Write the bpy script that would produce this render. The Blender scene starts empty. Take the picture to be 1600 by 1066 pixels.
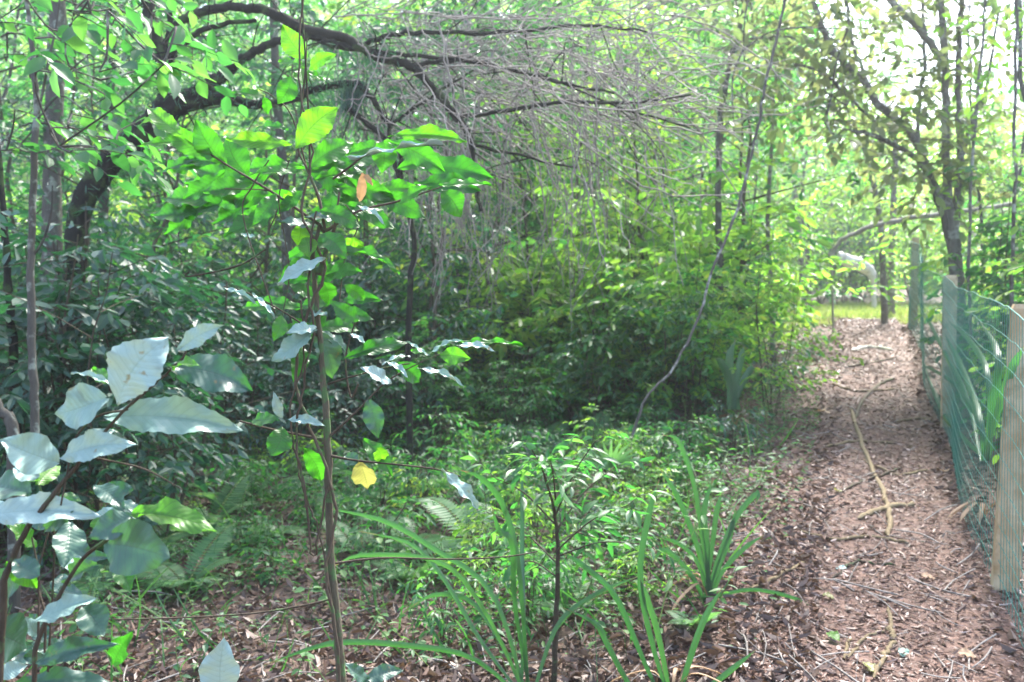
import bpy, math, random
import numpy as np
sc = bpy.context.scene
C = sc.collection
R = math.radians
HAZE = .0030
rng = np.random.default_rng(11)
random.seed(11)

# ------------------------------------------------------------------ camera, sky, sun, exposure
F = 1386.0                       # focal length in pixels of the 1600 px wide photograph
CAM = np.array([0.0, 0.0, 1.5])
PITCH = math.atan(53.0 / F)
cd = bpy.data.cameras.new('camera'); cam = bpy.data.objects.new('camera', cd); C.objects.link(cam)
cd.sensor_width = 36.0; cd.lens = 36.0 * F / 1600.0
cd.clip_start = 0.05; cd.clip_end = 600.0
cam.location = CAM; cam.rotation_euler = (R(90) - PITCH, 0, 0)
cd.dof.use_dof = True; cd.dof.focus_distance = 1.85; cd.dof.aperture_fstop = 6.0
sc.camera = cam
SUN_EL, SUN_AZ = 56.0, 28.0      # azimuth from +Y (view direction) towards +X
w = bpy.data.worlds.new('World'); sc.world = w; w.use_nodes = True
nt = w.node_tree; bg = nt.nodes['Background']
sky = nt.nodes.new('ShaderNodeTexSky'); sky.sky_type = 'NISHITA'; sky.sun_disc = False
sky.sun_elevation = R(SUN_EL); sky.sun_rotation = R(SUN_AZ)
sky.air_density = 1.0; sky.dust_density = 3.0; sky.ozone_density = 1.0
nt.links.new(sky.outputs[0], bg.inputs[0]); bg.inputs[1].default_value = 0.15
sd = bpy.data.lights.new('sun', 'SUN'); sun = bpy.data.objects.new('sun', sd); C.objects.link(sun)
sd.energy = 3.3; sd.angle = R(6); sd.color = (1.0, 0.97, 0.92)
sun.rotation_euler = (R(90 - SUN_EL), 0, R(180 - SUN_AZ))
sun.location = (10, 20, 40)
sc.view_settings.view_transform = 'Standard'; sc.view_settings.look = 'None'
sc.view_settings.exposure = 2.58; sc.view_settings.gamma = 1.0
sc.cycles.max_bounces = 8; sc.cycles.diffuse_bounces = 4; sc.cycles.glossy_bounces = 2
sc.cycles.transmission_bounces = 6; sc.cycles.transparent_max_bounces = 6
sc.cycles.use_denoising = True
sc.cycles.caustics_reflective = False; sc.cycles.caustics_refractive = False

# ------------------------------------------------------------------ helpers
def nrm(a):
    a = np.asarray(a, float)
    return a / np.maximum(np.linalg.norm(a, axis=-1, keepdims=True), 1e-9)
def P(px, py, d):
    """world point seen at photo pixel (px,py), at depth d along +Y"""
    cx = (px - 800.0) / F; cy = (533.0 - py) / F
    fy, fz = math.cos(PITCH), -math.sin(PITCH)
    uy, uz = math.sin(PITCH), math.cos(PITCH)
    v = np.array([cx, fy + cy * uy, fz + cy * uz])
    return CAM + v * (d / v[1])
def sstep(a, b, x):
    t = np.clip((x - a) / (b - a), 0, 1); return t * t * (3 - 2 * t)
HX = np.array([-20, 0, 2, 3.7, 5, 6.9, 9.5, 12.3, 14, 17, 20, 30, 60, 300], float)
HZ = np.array([-.3, 0, .14, .30, .38, .53, .87, 1.19, 1.27, 1.33, 1.40, 1.75, 3.2, 12], float)
LX = np.array([-20, 0, 4, 7, 10, 16, 30, 60, 300], float)
LZ = np.array([-.2, 0, .07, .17, .33, .65, 1.3, 3.0, 12], float)
def path_c(y): return 1.50 + (y - 3.4) * 0.385
def fence_x(y): return 2.045 + (y - 3.7) * 0.405
def gz(x, y):
    x = np.asarray(x, float); y = np.asarray(y, float)
    hp = np.interp(y, HX, HZ); hl = np.interp(y, LX, LZ)
    s = sstep(-3.0, 0.1, x - (path_c(y) - 0.6))
    z = hl * (1 - s) + hp * s
    off = (1 - sstep(0.3, 1.0, np.abs(x - path_c(y)))) 
    n = 0.035 * np.sin(x * 2.1 + 1.3 * np.sin(y * 1.1)) * np.cos(y * 1.7 + .6 * x) + 0.018 * np.sin(x * 5.3 + y * 3.1) * np.sin(y * 4.7 - x)
    far = 1 + sstep(20, 60, y) * 8
    z = z + n * (1 - .7 * off) * far + .03 * off * (np.abs(x - path_c(y)) / .6) ** 2
    return z

class Bag:
    def __init__(s): s.V = []; s.Q = []; s.U = []; s.A = []; s.n = 0
    def add(s, V, Q, U, A):
        s.V.append(V); s.Q.append(Q + s.n); s.U.append(U); s.A.append(A); s.n += len(V)
    def mesh(s, name, mat, smooth=True):
        V = np.concatenate(s.V).astype(np.float32); Q = np.concatenate(s.Q).astype(np.int32)
        U = np.concatenate(s.U).astype(np.float32); A = np.concatenate(s.A).astype(np.float32)
        me = bpy.data.meshes.new(name)
        me.vertices.add(len(V)); me.vertices.foreach_set('co', V.ravel())
        me.loops.add(len(Q) * 4); me.loops.foreach_set('vertex_index', Q.ravel())
        me.polygons.add(len(Q)); me.polygons.foreach_set('loop_start', np.arange(0, len(Q) * 4, 4, dtype=np.int32))
        uv = me.uv_layers.new(name='UVMap'); uv.data.foreach_set('uv', U[Q.ravel()].ravel())
        at = me.attributes.new('lv', 'FLOAT', 'POINT'); at.data.foreach_set('value', A)
        me.materials.append(mat)
        me.update(calc_edges=True)
        me.polygons.foreach_set('use_smooth', np.full(len(Q), smooth))
        return me
    def build(s, name, mat, parent=None, smooth=True):
        if s.n == 0: return None
        o = bpy.data.objects.new(name, s.mesh(name, mat, smooth)); C.objects.link(o)
        if parent is not None: o.parent = parent
        return o
    def shift(s, off):
        s.V = [v - off for v in s.V]; return s

def empty(name, loc, label, cat, group=None, rz=0, scale=1.0, kind=None):
    o = bpy.data.objects.new(name, None); C.objects.link(o); o.empty_display_size = .1
    o.location = [float(t) for t in loc]; o.rotation_euler = (0, 0, rz); o.scale = (scale,) * 3
    tag(o, label, cat, group, kind); return o
def tag(o, label=None, cat=None, group=None, kind=None):
    if label: o['label'] = label
    if cat: o['category'] = cat
    if group: o['group'] = group
    elif 'group' in o.keys() and label: del o['group']
    if kind: o['kind'] = kind
def dup(root, loc, rz, scale=1.0, label=None, group=None, tilt=(0, 0)):
    r = root.copy(); C.objects.link(r)
    r.location = [float(t) for t in loc]; r.rotation_euler = (tilt[0], tilt[1], rz)
    r.scale = (scale,) * 3 if np.isscalar(scale) else scale
    if label: r['label'] = label
    if group: r['group'] = group
    for ch in list(root.children):
        c = ch.copy(); C.objects.link(c); c.parent = r
    return r

def curve(pts, n=None, jit=0.0):
    """catmull-rom through pts (k,m) -> (n,m)"""
    p = np.asarray(pts, float); k = len(p)
    if n is None: n = max(2, (k - 1) * 5 + 1)
    if k == 2: q = p[0] + (p[1] - p[0]) * np.linspace(0, 1, n)[:, None]
    else:
        e = np.vstack([2 * p[0] - p[1], p, 2 * p[-1] - p[-2]])
        t = np.linspace(0, k - 1 - 1e-6, n); i = t.astype(int); f = (t - i)[:, None]
        a, b, c, d = e[i], e[i + 1], e[i + 2], e[i + 3]
        q = .5 * (2 * b + (c - a) * f + (2 * a - 5 * b + 4 * c - d) * f ** 2 + (3 * b - a - 3 * c + d) * f ** 3)
    if jit: q[1:-1, :3] += rng.normal(0, jit, (n - 2, 3))
    return q
def tube(bag, pts, rad, sides=6, a=None, lump=0.0):
    p = np.asarray(pts, float); k = len(p); rad = np.broadcast_to(np.asarray(rad, float), (k,)) 
    t = nrm(np.gradient(p, axis=0))
    ref = np.array([0.31, 0.17, 0.93]) if abs(np.mean(t[:, 2])) < .8 else np.array([0.95, 0.3, 0.05])
    u = nrm(np.cross(t, ref)); v = np.cross(t, u)
    an = np.arange(sides) / sides * 2 * np.pi
    rr = rad[:, None] * (1 + (lump * rng.normal(0, 1, (k, sides)) if lump else 0))
    V = p[:, None, :] + rr[..., None] * (np.cos(an)[None, :, None] * u[:, None] + np.sin(an)[None, :, None] * v[:, None])
    i = np.arange(k - 1)[:, None] * sides; j = np.arange(sides)[None]; j2 = (j + 1) % sides
    Q = np.stack([i + j, i + j2, i + sides + j2, i + sides + j], -1).reshape(-1, 4)
    L = np.concatenate([[0], np.cumsum(np.linalg.norm(np.diff(p, axis=0), axis=1))])
    U = np.stack([np.repeat(L, sides), np.tile(an / 6.283, k)], -1)
    bag.add(V.reshape(-1, 3), Q, U, np.full(k * sides, rng.random() if a is None else a))

# leaf templates: x along the blade, y across, z the upper face; unit length
def leaf_grid(nl, nw, W, peak=.5, serr=0., fold=.15, droop=.2, wave=.0, side=.08, seed=0, tip=.06):
    r = np.random.default_rng(seed)
    t = np.linspace(0, 1, nl + 1); v = np.linspace(-1, 1, 2 * nw + 1)
    e = math.log(.5) / math.log(peak)
    prof = np.sin(np.pi * t ** e) ** .85 * (1 - .35 * t ** 5) * (W / 2) * 1.05
    prof = np.maximum(prof, .012); prof[-1] = .004
    if serr: prof = prof * (1 + serr * np.sin(2 * np.pi * 10.5 * t))
    T, Vv = np.meshgrid(t, v, indexing='ij'); Pf = prof[:, None]
    ph = r.random(2) * 6.28
    X = T + .0 * Vv; X = X - .05 * np.abs(Vv) * (1 - T) 
    Y = Vv * Pf + side * np.sin(T * np.pi) * .5
    Z = fold * np.abs(Vv) * Pf - droop * T ** 2 + wave * np.abs(Vv) ** 2 * np.sin(T * 20 + np.where(Vv > 0, ph[0], ph[1])) * .5 + wave * .5 * np.sin(T * 7 + ph[0]) * np.abs(Vv)
    if nw > 2: Z = Z + .013 * np.abs(np.sin(np.pi * 11 * (T - .2 * np.abs(Vv)))) * np.minimum(1, np.abs(Vv) * 4)
    vert = np.stack([X, Y, Z], -1).reshape(-1, 3)
    m = 2 * nw + 1
    i = np.arange(nl)[:, None] * m; j = np.arange(2 * nw)[None]
    Q = np.stack([i + j, i + m + j, i + m + j + 1, i + j + 1], -1).reshape(-1, 4)
    U = np.stack([T, (Vv + 1) / 2], -1).reshape(-1, 2)
    return vert, Q, U
def leaf_low(W, fold=.25, droop=.12, pk=.45):
    V = np.array([[0, 0, 0], [pk * .6, -W * .42, fold * W * .4], [pk + .22, -W * .42, fold * W * .4 - droop * .5], [1, 0, -droop],
                  [pk + .22, W * .42, fold * W * .4 - droop * .5], [pk * .6, W * .42, fold * W * .4]])
    Q = np.array([[0, 1, 2, 3], [0, 3, 4, 5]])
    U = np.array([[0, .5], [.3, 0], [.7, 0], [1, .5], [.7, 1], [.3, 1]])
    return V, Q, U
LOW = leaf_low(.5); LOWN = leaf_low(.3, droop=.2); LOWR = leaf_low(.75)
PIN = leaf_low(.17, fold=.1, droop=.05, pk=.3)
MID = leaf_grid(6, 2, .48, fold=.3, droop=.22, wave=.03, seed=3)
MIDN = leaf_grid(6, 2, .3, fold=.3, droop=.25, wave=.02, seed=4)
def put(bag, T, p, d, n, s, a=None, wscale=None):
    """place copies of leaf template T at p along d with upper side n"""
    V, Q, U = T; p = np.atleast_2d(p); k = len(p)
    d = nrm(np.atleast_2d(d)); n = np.atleast_2d(n)
    n = nrm(n - (n * d).sum(1, keepdims=True) * d); y = np.cross(n, d)
    s = np.broadcast_to(np.asarray(s, float), (k,))[:, None, None]
    W = V[None, :, 1:2] * (1 if wscale is None else np.asarray(wscale)[:, None, None])
    W = p[:, None] + s * (V[None, :, :1] * d[:, None] + W * y[:, None] + V[None, :, 2:] * n[:, None])
    m = len(V)
    QQ = Q[None] + (np.arange(k) * m)[:, None, None]
    a = rng.random(k) if a is None else np.broadcast_to(a, (k,))
    bag.add(W.reshape(-1, 3), QQ.reshape(-1, 4), np.tile(U, (k, 1)), np.repeat(a, m))

# ------------------------------------------------------------------ materials
def mat(name):
    m = bpy.data.materials.new(name); m.use_nodes = True
    t = m.node_tree; return m, t, t.nodes['Principled BSDF'], t.nodes['Material Output']
def ramp(t, cols, src=None, interp='LINEAR'):
    r = t.nodes.new('ShaderNodeValToRGB'); r.color_ramp.interpolation = interp
    el = r.color_ramp.elements
    while len(el) < len(cols): el.new(.5)
    for e, (p, c) in zip(el, cols): e.position = p; e.color = (*c, 1)
    if src is not None: t.links.new(src, r.inputs[0])
    return r
def math_n(t, op, a, b=None, clamp=False):
    n = t.nodes.new('ShaderNodeMath'); n.operation = op; n.use_clamp = clamp
    for i, x in enumerate((a, b)):
        if x is None: continue
        if isinstance(x, (int, float)): n.inputs[i].default_value = x
        else: t.links.new(x, n.inputs[i])
    return n.outputs[0]
def noise(t, scale, detail=3, vec=None, rough=.6):
    n = t.nodes.new('ShaderNodeTexNoise'); n.inputs['Scale'].default_value = scale
    n.inputs['Detail'].default_value = detail; n.inputs['Roughness'].default_value = rough
    if vec is not None: t.links.new(vec, n.inputs['Vector'])
    return n.outputs['Fac']
def leaf_mat(name, cols, tcols, fac=.42, rough=.38, spec=.5, veins=False, spots=.0, vb=.3, rib=False):
    m, t, b, out = mat(name); L = t.links
    at = t.nodes.new('ShaderNodeAttribute'); at.attribute_name = 'lv'
    oi = t.nodes.new('ShaderNodeObjectInfo')
    v = math_n(t, 'ADD', math_n(t, 'MULTIPLY', at.outputs['Fac'], .75), math_n(t, 'MULTIPLY', oi.outputs['Random'], .25))
    c = ramp(t, cols, v).outputs[0]; tc = ramp(t, tcols, v).outputs[0]
    tx = t.nodes.new('ShaderNodeTexCoord')
    if veins:
        s = t.nodes.new('ShaderNodeSeparateXYZ'); L.new(tx.outputs['UV'], s.inputs[0])
        av = math_n(t, 'ABSOLUTE', math_n(t, 'MULTIPLY', math_n(t, 'SUBTRACT', s.outputs[1], .5), 2.0))
        fr = math_n(t, 'FRACT', math_n(t, 'SUBTRACT', math_n(t, 'MULTIPLY', s.outputs[0], 11.0), math_n(t, 'MULTIPLY', av, 2.2)))
        dist = math_n(t, 'ABSOLUTE', math_n(t, 'SUBTRACT', fr, .5))
        sv = math_n(t, 'SUBTRACT', 1.0, math_n(t, 'MULTIPLY', dist, 8.0), True)
        mid = math_n(t, 'SUBTRACT', 1.0, math_n(t, 'MULTIPLY', av, 18.0), True)
        vm = math_n(t, 'MAXIMUM', math_n(t, 'MULTIPLY', sv, .75), mid)
        mx = t.nodes.new('ShaderNodeMix'); mx.data_type = 'RGBA'; mx.blend_type = 'MULTIPLY'
        L.new(math_n(t, 'MULTIPLY', vm, .85), mx.inputs[0]); L.new(tc, mx.inputs[6]); mx.inputs[7].default_value = (.16, .26, .16, 1)
        tc = mx.outputs[2]
        my = t.nodes.new('ShaderNodeMix'); my.data_type = 'RGBA'
        L.new(math_n(t, 'MULTIPLY', vm, .22 if vb > .2 else .10), my.inputs[0]); L.new(c, my.inputs[6]); my.inputs[7].default_value = (.16, .24, .08, 1)
        c = my.outputs[2]
        bp = t.nodes.new('ShaderNodeBump'); bp.inputs['Strength'].default_value = vb; bp.inputs['Distance'].default_value = .003
        hh = math_n(t, 'SUBTRACT', math_n(t, 'MULTIPLY', dist, 1.2), math_n(t, 'MULTIPLY', mid, .8))
        hh = math_n(t, 'ADD', hh, math_n(t, 'MULTIPLY', noise(t, 60, 2, tx.outputs['Object']), .5))
        L.new(hh, bp.inputs['Height']); L.new(bp.outputs[0], b.inputs['Normal'])
    if rib:
        s = t.nodes.new('ShaderNodeSeparateXYZ'); L.new(tx.outputs['UV'], s.inputs[0])
        st_ = math_n(t, 'SINE', math_n(t, 'MULTIPLY', s.outputs[1], 60.0))
        bp = t.nodes.new('ShaderNodeBump'); bp.inputs['Strength'].default_value = .4; bp.inputs['Distance'].default_value = .001
        L.new(st_, bp.inputs['Height']); L.new(bp.outputs[0], b.inputs['Normal'])
        tipf = math_n(t, 'MULTIPLY', math_n(t, 'SUBTRACT', math_n(t, 'ADD', s.outputs[0], math_n(t, 'MULTIPLY', noise(t, 20, 3, tx.outputs['Object']), .16)), .99), 12.0, True)
        m2 = t.nodes.new('ShaderNodeMix'); m2.data_type = 'RGBA'; L.new(tipf, m2.inputs[0]); L.new(c, m2.inputs[6]); m2.inputs[7].default_value = (.22, .15, .07, 1); c = m2.outputs[2]
        m3 = t.nodes.new('ShaderNodeMix'); m3.data_type = 'RGBA'; L.new(tipf, m3.inputs[0]); L.new(tc, m3.inputs[6]); m3.inputs[7].default_value = (.3, .2, .08, 1); tc = m3.outputs[2]
    if spots:
        nz = noise(t, 45, 3, tx.outputs['Object'])
        f = ramp(t, [(.66, (0, 0, 0)), (.72, (1, 1, 1))], nz).outputs[0]
        m1 = t.nodes.new('ShaderNodeMix'); m1.data_type = 'RGBA'
        L.new(math_n(t, 'MULTIPLY', f, spots), m1.inputs[0]); L.new(c, m1.inputs[6]); m1.inputs[7].default_value = (.16, .11, .04, 1); c = m1.outputs[2]
    L.new(c, b.inputs['Base Color']); b.inputs['Roughness'].default_value = rough
    b.inputs['Specular IOR Level'].default_value = spec
    tr = t.nodes.new('ShaderNodeBsdfTranslucent'); L.new(tc, tr.inputs[0])
    mix = t.nodes.new('ShaderNodeMixShader'); mix.inputs[0].default_value = fac
    L.new(b.outputs[0], mix.inputs[1]); L.new(tr.outputs[0], mix.inputs[2]); L.new(mix.outputs[0], out.inputs[0])
    return m
G1 = [(0, (.014, .06, .026)), (.5, (.024, .10, .03)), (1, (.045, .15, .03))]
T1 = [(0, (.03, .20, .045)), (.5, (.08, .38, .05)), (1, (.22, .55, .07))]
M = {}
M['leaf_under'] = leaf_mat('understorey_leaf', G1, T1, .45, .48, .6)
M['leaf_dark'] = leaf_mat('dark_shade_leaf', [(0, (.014, .05, .035)), (1, (.03, .09, .055))], [(0, (.02, .15, .045)), (1, (.06, .28, .06))], .32, .45, .7)  # shade of the dim thicket painted into darker, bluer greens
M['cover'] = leaf_mat('ground_cover_leaf', [(0, (.02, .07, .025)), (.6, (.045, .12, .035)), (1, (.09, .15, .04))], [(0, (.05, .28, .04)), (1, (.2, .5, .06))], .35, .55, .4)
M['leaf_bright'] = leaf_mat('bright_backlit_leaf', [(0, (.04, .13, .02)), (.6, (.08, .2, .025)), (1, (.16, .2, .03))], [(0, (.16, .52, .04)), (.75, (.44, .78, .08)), (1, (.68, .74, .1))], .5, .42)  # backlit glow painted into brighter, yellower greens
M['leaf_olive'] = leaf_mat('olive_brown_leaf', [(0, (.08, .11, .045)), (.7, (.13, .13, .06)), (1, (.2, .15, .07))], [(0, (.22, .40, .10)), (.7, (.42, .50, .16)), (1, (.6, .46, .16))], .5, .4)
M['leaf_sap'] = leaf_mat('sapling_leaf', [(0, (.02, .08, .02)), (1, (.07, .18, .02))], [(0, (.03, .20, .015)), (.5, (.08, .42, .015)), (.8, (.20, .60, .02)), (1, (.36, .74, .03))], .42, .42, .5, True, .5)
M['leaf_teal'] = leaf_mat('glossy_dark_leaf', [(0, (.02, .065, .05)), (1, (.05, .11, .07))], [(0, (.04, .2, .03)), (1, (.10, .32, .04))], .25, .4, .7, True, .8, .16)
M['leaf_pale'] = leaf_mat('pale_sheen_leaf', [(0, (.13, .23, .18)), (1, (.25, .35, .33))], [(0, (.2, .35, .2)), (1, (.3, .4, .3))], .12, .42, .7, True, .9, .2)  # sky sheen on living leaves painted into the pale base colour
M['leaf_yellow'] = leaf_mat('yellowing_leaf', [(0, (.13, .16, .05)), (1, (.26, .22, .07))], [(0, (.22, .3, .06)), (1, (.4, .36, .08))], .4, .4, .5, True, .9)
M['blade'] = leaf_mat('strap_leaf', [(0, (.02, .065, .03)), (1, (.04, .11, .04))], [(0, (.05, .26, .04)), (1, (.11, .38, .05))], .28, .36, .8, rib=True)
M['fern'] = leaf_mat('fern_frond', [(0, (.05, .13, .06)), (1, (.10, .2, .08))], [(0, (.12, .4, .08)), (1, (.25, .55, .12))], .4, .45)
M['grass'] = leaf_mat('sunlit_grass', [(0, (.09, .15, .04)), (1, (.2, .24, .08))], [(0, (.3, .5, .08)), (1, (.55, .65, .15))], .4, .5)
M['litter'] = leaf_mat('dead_leaf', [(0, (.03, .017, .013)), (.5, (.085, .048, .036)), (.82, (.19, .12, .09)), (.97, (.36, .27, .22)), (1, (.34, .26, .05))], [(0, (.1, .05, .03)), (1, (.3, .2, .1))], .12, .5)
M['chips'] = leaf_mat('bark_chip', [(0, (.03, .013, .009)), (.4, (.08, .036, .024)), (.78, (.17, .09, .062)), (.95, (.5, .39, .34)), (1, (.62, .55, .52))], [(0, (.1, .05, .03)), (1, (.3, .2, .1))], .05, .5, .5)
M['dry'] = leaf_mat('dry_curled_leaf', [(0, (.25, .15, .08)), (1, (.4, .27, .17))], [(0, (.3, .18, .08)), (1, (.4, .25, .12))], .3, .6)

def bark(name, c0, c1, lichen=None, lich_amt=.5, scale=30, rough=.85):
    m, t, b, out = mat(name); L = t.links
    tx = t.nodes.new('ShaderNodeTexCoord')
    mp = t.nodes.new('ShaderNodeMapping'); mp.inputs['Scale'].default_value = (1, 1, .25); L.new(tx.outputs['Object'], mp.inputs[0])
    n1 = noise(t, scale, 5, mp.outputs[0], .7)
    at = t.nodes.new('ShaderNodeAttribute'); at.attribute_name = 'lv'
    v = math_n(t, 'ADD', math_n(t, 'MULTIPLY', n1, .8), math_n(t, 'MULTIPLY', at.outputs['Fac'], .25))
    c = ramp(t, [(.3, c0), (.75, c1)], v).outputs[0]
    if lichen:
        n2 = noise(t, scale * .35, 4, tx.outputs['Object'])
        f = ramp(t, [(.62 - lich_amt * .2, (0, 0, 0)), (.70 - lich_amt * .2, (1, 1, 1))], n2).outputs[0]
        mx = t.nodes.new('ShaderNodeMix'); mx.data_type = 'RGBA'; L.new(f, mx.inputs[0]); L.new(c, mx.inputs[6]); mx.inputs[7].default_value = (*lichen, 1); c = mx.outputs[2]
    L.new(c, b.inputs['Base Color']); b.inputs['Roughness'].default_value = rough
    bp = t.nodes.new('ShaderNodeBump'); bp.inputs['Strength'].default_value = .6; bp.inputs['Distance'].default_value = .01
    L.new(n1, bp.inputs['Height']); L.new(bp.outputs[0], b.inputs['Normal'])
    b.inputs['Specular IOR Level'].default_value = .2
    return m
M['bark_dark'] = bark('mossy_dark_bark', (.006, .006, .005), (.026, .024, .018), (.04, .06, .022), .4)
M['bark_grey'] = bark('grey_lichen_bark', (.03, .028, .024), (.11, .10, .085), (.22, .24, .2), .35)
M['bark_brown'] = bark('brown_stem_bark', (.04, .028, .018), (.14, .10, .065), (.09, .13, .05), .25, 80)
M['twig'] = bark('dry_grey_twig', (.12, .10, .085), (.34, .31, .28), None, 0, 50)
M['green_stem'] = bark('green_stem', (.10, .16, .04), (.22, .28, .08), None, 0, 60, .5)
M['log'] = bark('bleached_log', (.4, .37, .33), (.65, .62, .58), (.3, .3, .25), .1)
M['rootb'] = bark('root_bark', (.10, .075, .04), (.26, .2, .12), None, 0, 60)
M['post'] = pm = bark('weathered_post_timber', (.30, .21, .11), (.60, .50, .34), (.22, .17, .09), .3, 16)
t = pm.node_tree; b = t.nodes['Principled BSDF']; src = b.inputs['Base Color'].links[0].from_socket
tx = t.nodes.new('ShaderNodeTexCoord'); sx = t.nodes.new('ShaderNodeSeparateXYZ'); t.links.new(tx.outputs['Object'], sx.inputs[0])
gm = t.nodes.new('ShaderNodeNewGeometry'); n2 = noise(t, 7, 4, tx.outputs['Object'])
vo = t.nodes.new('ShaderNodeTexVoronoi'); vo.inputs['Scale'].default_value = 5; t.links.new(tx.outputs['Object'], vo.inputs['Vector'])
f1 = ramp(t, [(.42, (0, 0, 0)), (.62, (1, 1, 1))], n2).outputs[0]
m4 = t.nodes.new('ShaderNodeMix'); m4.data_type = 'RGBA'; t.links.new(math_n(t, 'MULTIPLY', f1, .65), m4.inputs[0]); t.links.new(src, m4.inputs[6]); m4.inputs[7].default_value = (.30, .17, .07, 1)
f2 = ramp(t, [(.05, (1, 1, 1)), (.09, (0, 0, 0))], vo.outputs['Distance']).outputs[0]
m5 = t.nodes.new('ShaderNodeMix'); m5.data_type = 'RGBA'; t.links.new(math_n(t, 'MULTIPLY', f2, .8), m5.inputs[0]); t.links.new(m4.outputs[2], m5.inputs[6]); m5.inputs[7].default_value = (.10, .05, .025, 1)
t.links.new(m5.outputs[2], b.inputs['Base Color'])
m, t, b, out = mat('green_plastic_coated_wire'); M['wire'] = m
b.inputs['Base Color'].default_value = (.03, .17, .135, 1); b.inputs['Roughness'].default_value = .35
m, t, b, out = mat('galvanised_wire'); M['galv'] = m
b.inputs['Base Color'].default_value = (.45, .5, .5, 1); b.inputs['Roughness'].default_value = .35; b.inputs['Metallic'].default_value = .6

def soil(name, c0, c1, c2, sc1=9, sc2=70):
    m, t, b, out = mat(name); L = t.links
    tx = t.nodes.new('ShaderNodeTexCoord')
    n1 = noise(t, sc1, 6, tx.outputs['Object'], .7); n2 = noise(t, sc2, 4, tx.outputs['Object'], .7)
    vo = t.nodes.new('ShaderNodeTexVoronoi'); vo.inputs['Scale'].default_value = 38; L.new(tx.outputs['Object'], vo.inputs['Vector'])
    sp = t.nodes.new('ShaderNodeSeparateColor'); L.new(vo.outputs['Color'], sp.inputs[0])
    v = math_n(t, 'ADD', math_n(t, 'MULTIPLY', n1, .35), math_n(t, 'ADD', math_n(t, 'MULTIPLY', n2, .35), math_n(t, 'MULTIPLY', sp.outputs[0], .3)))
    c = ramp(t, [(.25, c0), (.5, c1), (.75, c2)], v).outputs[0]
    L.new(c, b.inputs['Base Color']); b.inputs['Roughness'].default_value = .8
    bp = t.nodes.new('ShaderNodeBump'); bp.inputs['Strength'].default_value = .7; bp.inputs['Distance'].default_value = .02
    L.new(v, bp.inputs['Height']); L.new(bp.outputs[0], b.inputs['Normal']); return m
M['soil'] = soil('forest_soil', (.025, .015, .011), (.07, .043, .03), (.16, .10, .07))
M['pathsoil'] = soil('trodden_path_soil', (.045, .021, .014), (.10, .05, .034), (.18, .10, .07))
M['clearing'] = soil('grassy_clearing_soil', (.15, .16, .08), (.24, .25, .13), (.34, .33, .2))

# ------------------------------------------------------------------ ground, path, clearing
def sheet(name, xs, ys, zf, m, xfun=None):
    X, Y = np.meshgrid(xs, ys, indexing='ij')
    if xfun is not None: X = xfun(X, Y)
    Z = zf(X, Y); b_ = Bag(); ny = len(ys)
    i = np.arange(len(xs) - 1)[:, None] * ny; j = np.arange(ny - 1)[None]
    Q = np.stack([i + j, i + ny + j, i + ny + j + 1, i + j + 1], -1).reshape(-1, 4)
    V = np.stack([X, Y, Z], -1).reshape(-1, 3)
    b_.add(V, Q, V[:, :2], np.zeros(len(V))); o = b_.build(name, m); o['kind'] = 'structure'; return o
xs = np.concatenate([np.linspace(-250, -14, 30), np.linspace(-13, 22, 220), np.linspace(23, 260, 30)])
ys = np.concatenate([np.linspace(-40, -1, 14), np.linspace(-.8, 32, 230), np.linspace(33, 320, 50)])
sheet('ground', xs, ys, gz, M['soil'])
s_ = np.linspace(-1, 1, 26)
def pf(S, Y): return path_c(Y) - .12 * (1 - sstep(3.4, 6, Y)) * (S < 0) + S * (.70 + .07 * np.sin(Y * 3.1) + .04 * np.sin(Y * 7.7 + 1) + .05 * S * np.sin(Y * 5.3)) * (1 + .25 * sstep(9, 16, Y))
sheet('path', s_, np.linspace(.3, 14.6, 260), lambda X, Y: gz(X, Y) + .012, M['pathsoil'], pf)
sheet('clearing', np.linspace(-1, 1, 40), np.linspace(14.62, 24, 60), lambda X, Y: gz(X, Y) + .012, M['clearing'],
      lambda S, Y: path_c(Y) + .1 + S * (1.0 + .9 * sstep(14.6, 17, Y) + .15 * np.sin(Y * 2.3)))

def ry(n): return rng.random(n)
# litter and chips (stuff)
def scatter_flat(bag, T, x, y, size, tilt, lift=.01, wscale=None):
    n = len(x); z = gz(x, y) + .012 + lift * ry(n)
    a = ry(n) * 6.283; d = np.stack([np.cos(a), np.sin(a), rng.normal(0, tilt * .6, n)], -1)
    nn = np.stack([rng.normal(0, tilt, n), rng.normal(0, tilt, n), np.where(ry(n) < .5, 1, -1)], -1)
    put(bag, T, np.stack([x, y, z], -1), d, nn, size, wscale=wscale)
CHIP = leaf_low(.24, fold=.5, droop=.12); CURL = leaf_low(.5, fold=.9, droop=.25)
b_ = Bag(); n = 70000
y = 2.4 + 12.2 * ry(n) ** 1.7; x = path_c(y) - .12 * (y < 5) + rng.normal(0, .5, n) * (1 + .3 * ry(n))
x = np.where(x > fence_x(y) + .2, path_c(y) - .5 + ry(n), x)
scatter_flat(b_, CHIP, x, y, (.007 + .034 * ry(n) ** 2.8) * (1 + .06 * y), .35, .012, .5 + 1.3 * ry(n))
o = b_.build('path_litter', M['chips'], smooth=False); tag(o, 'pinkish brown bark chips and crushed dead leaves covering the path', 'litter', None, 'stuff')
b_ = Bag(); n = 75000
y = 2.2 + 14 * ry(n) ** 1.6; x = -y * .62 - .5 + (path_c(y) - .3 + y * .62 + .5) * ry(n)
scatter_flat(b_, CURL, x, y, .014 + .05 * ry(n) ** 2, .45, .03, .4 + .8 * ry(n))
n = 7000; y = 2.6 + 10 * ry(n); x = fence_x(y) - .1 + 2.5 * ry(n)
scatter_flat(b_, CURL, x, y, .02 + .05 * ry(n), .45, .03)
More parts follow.
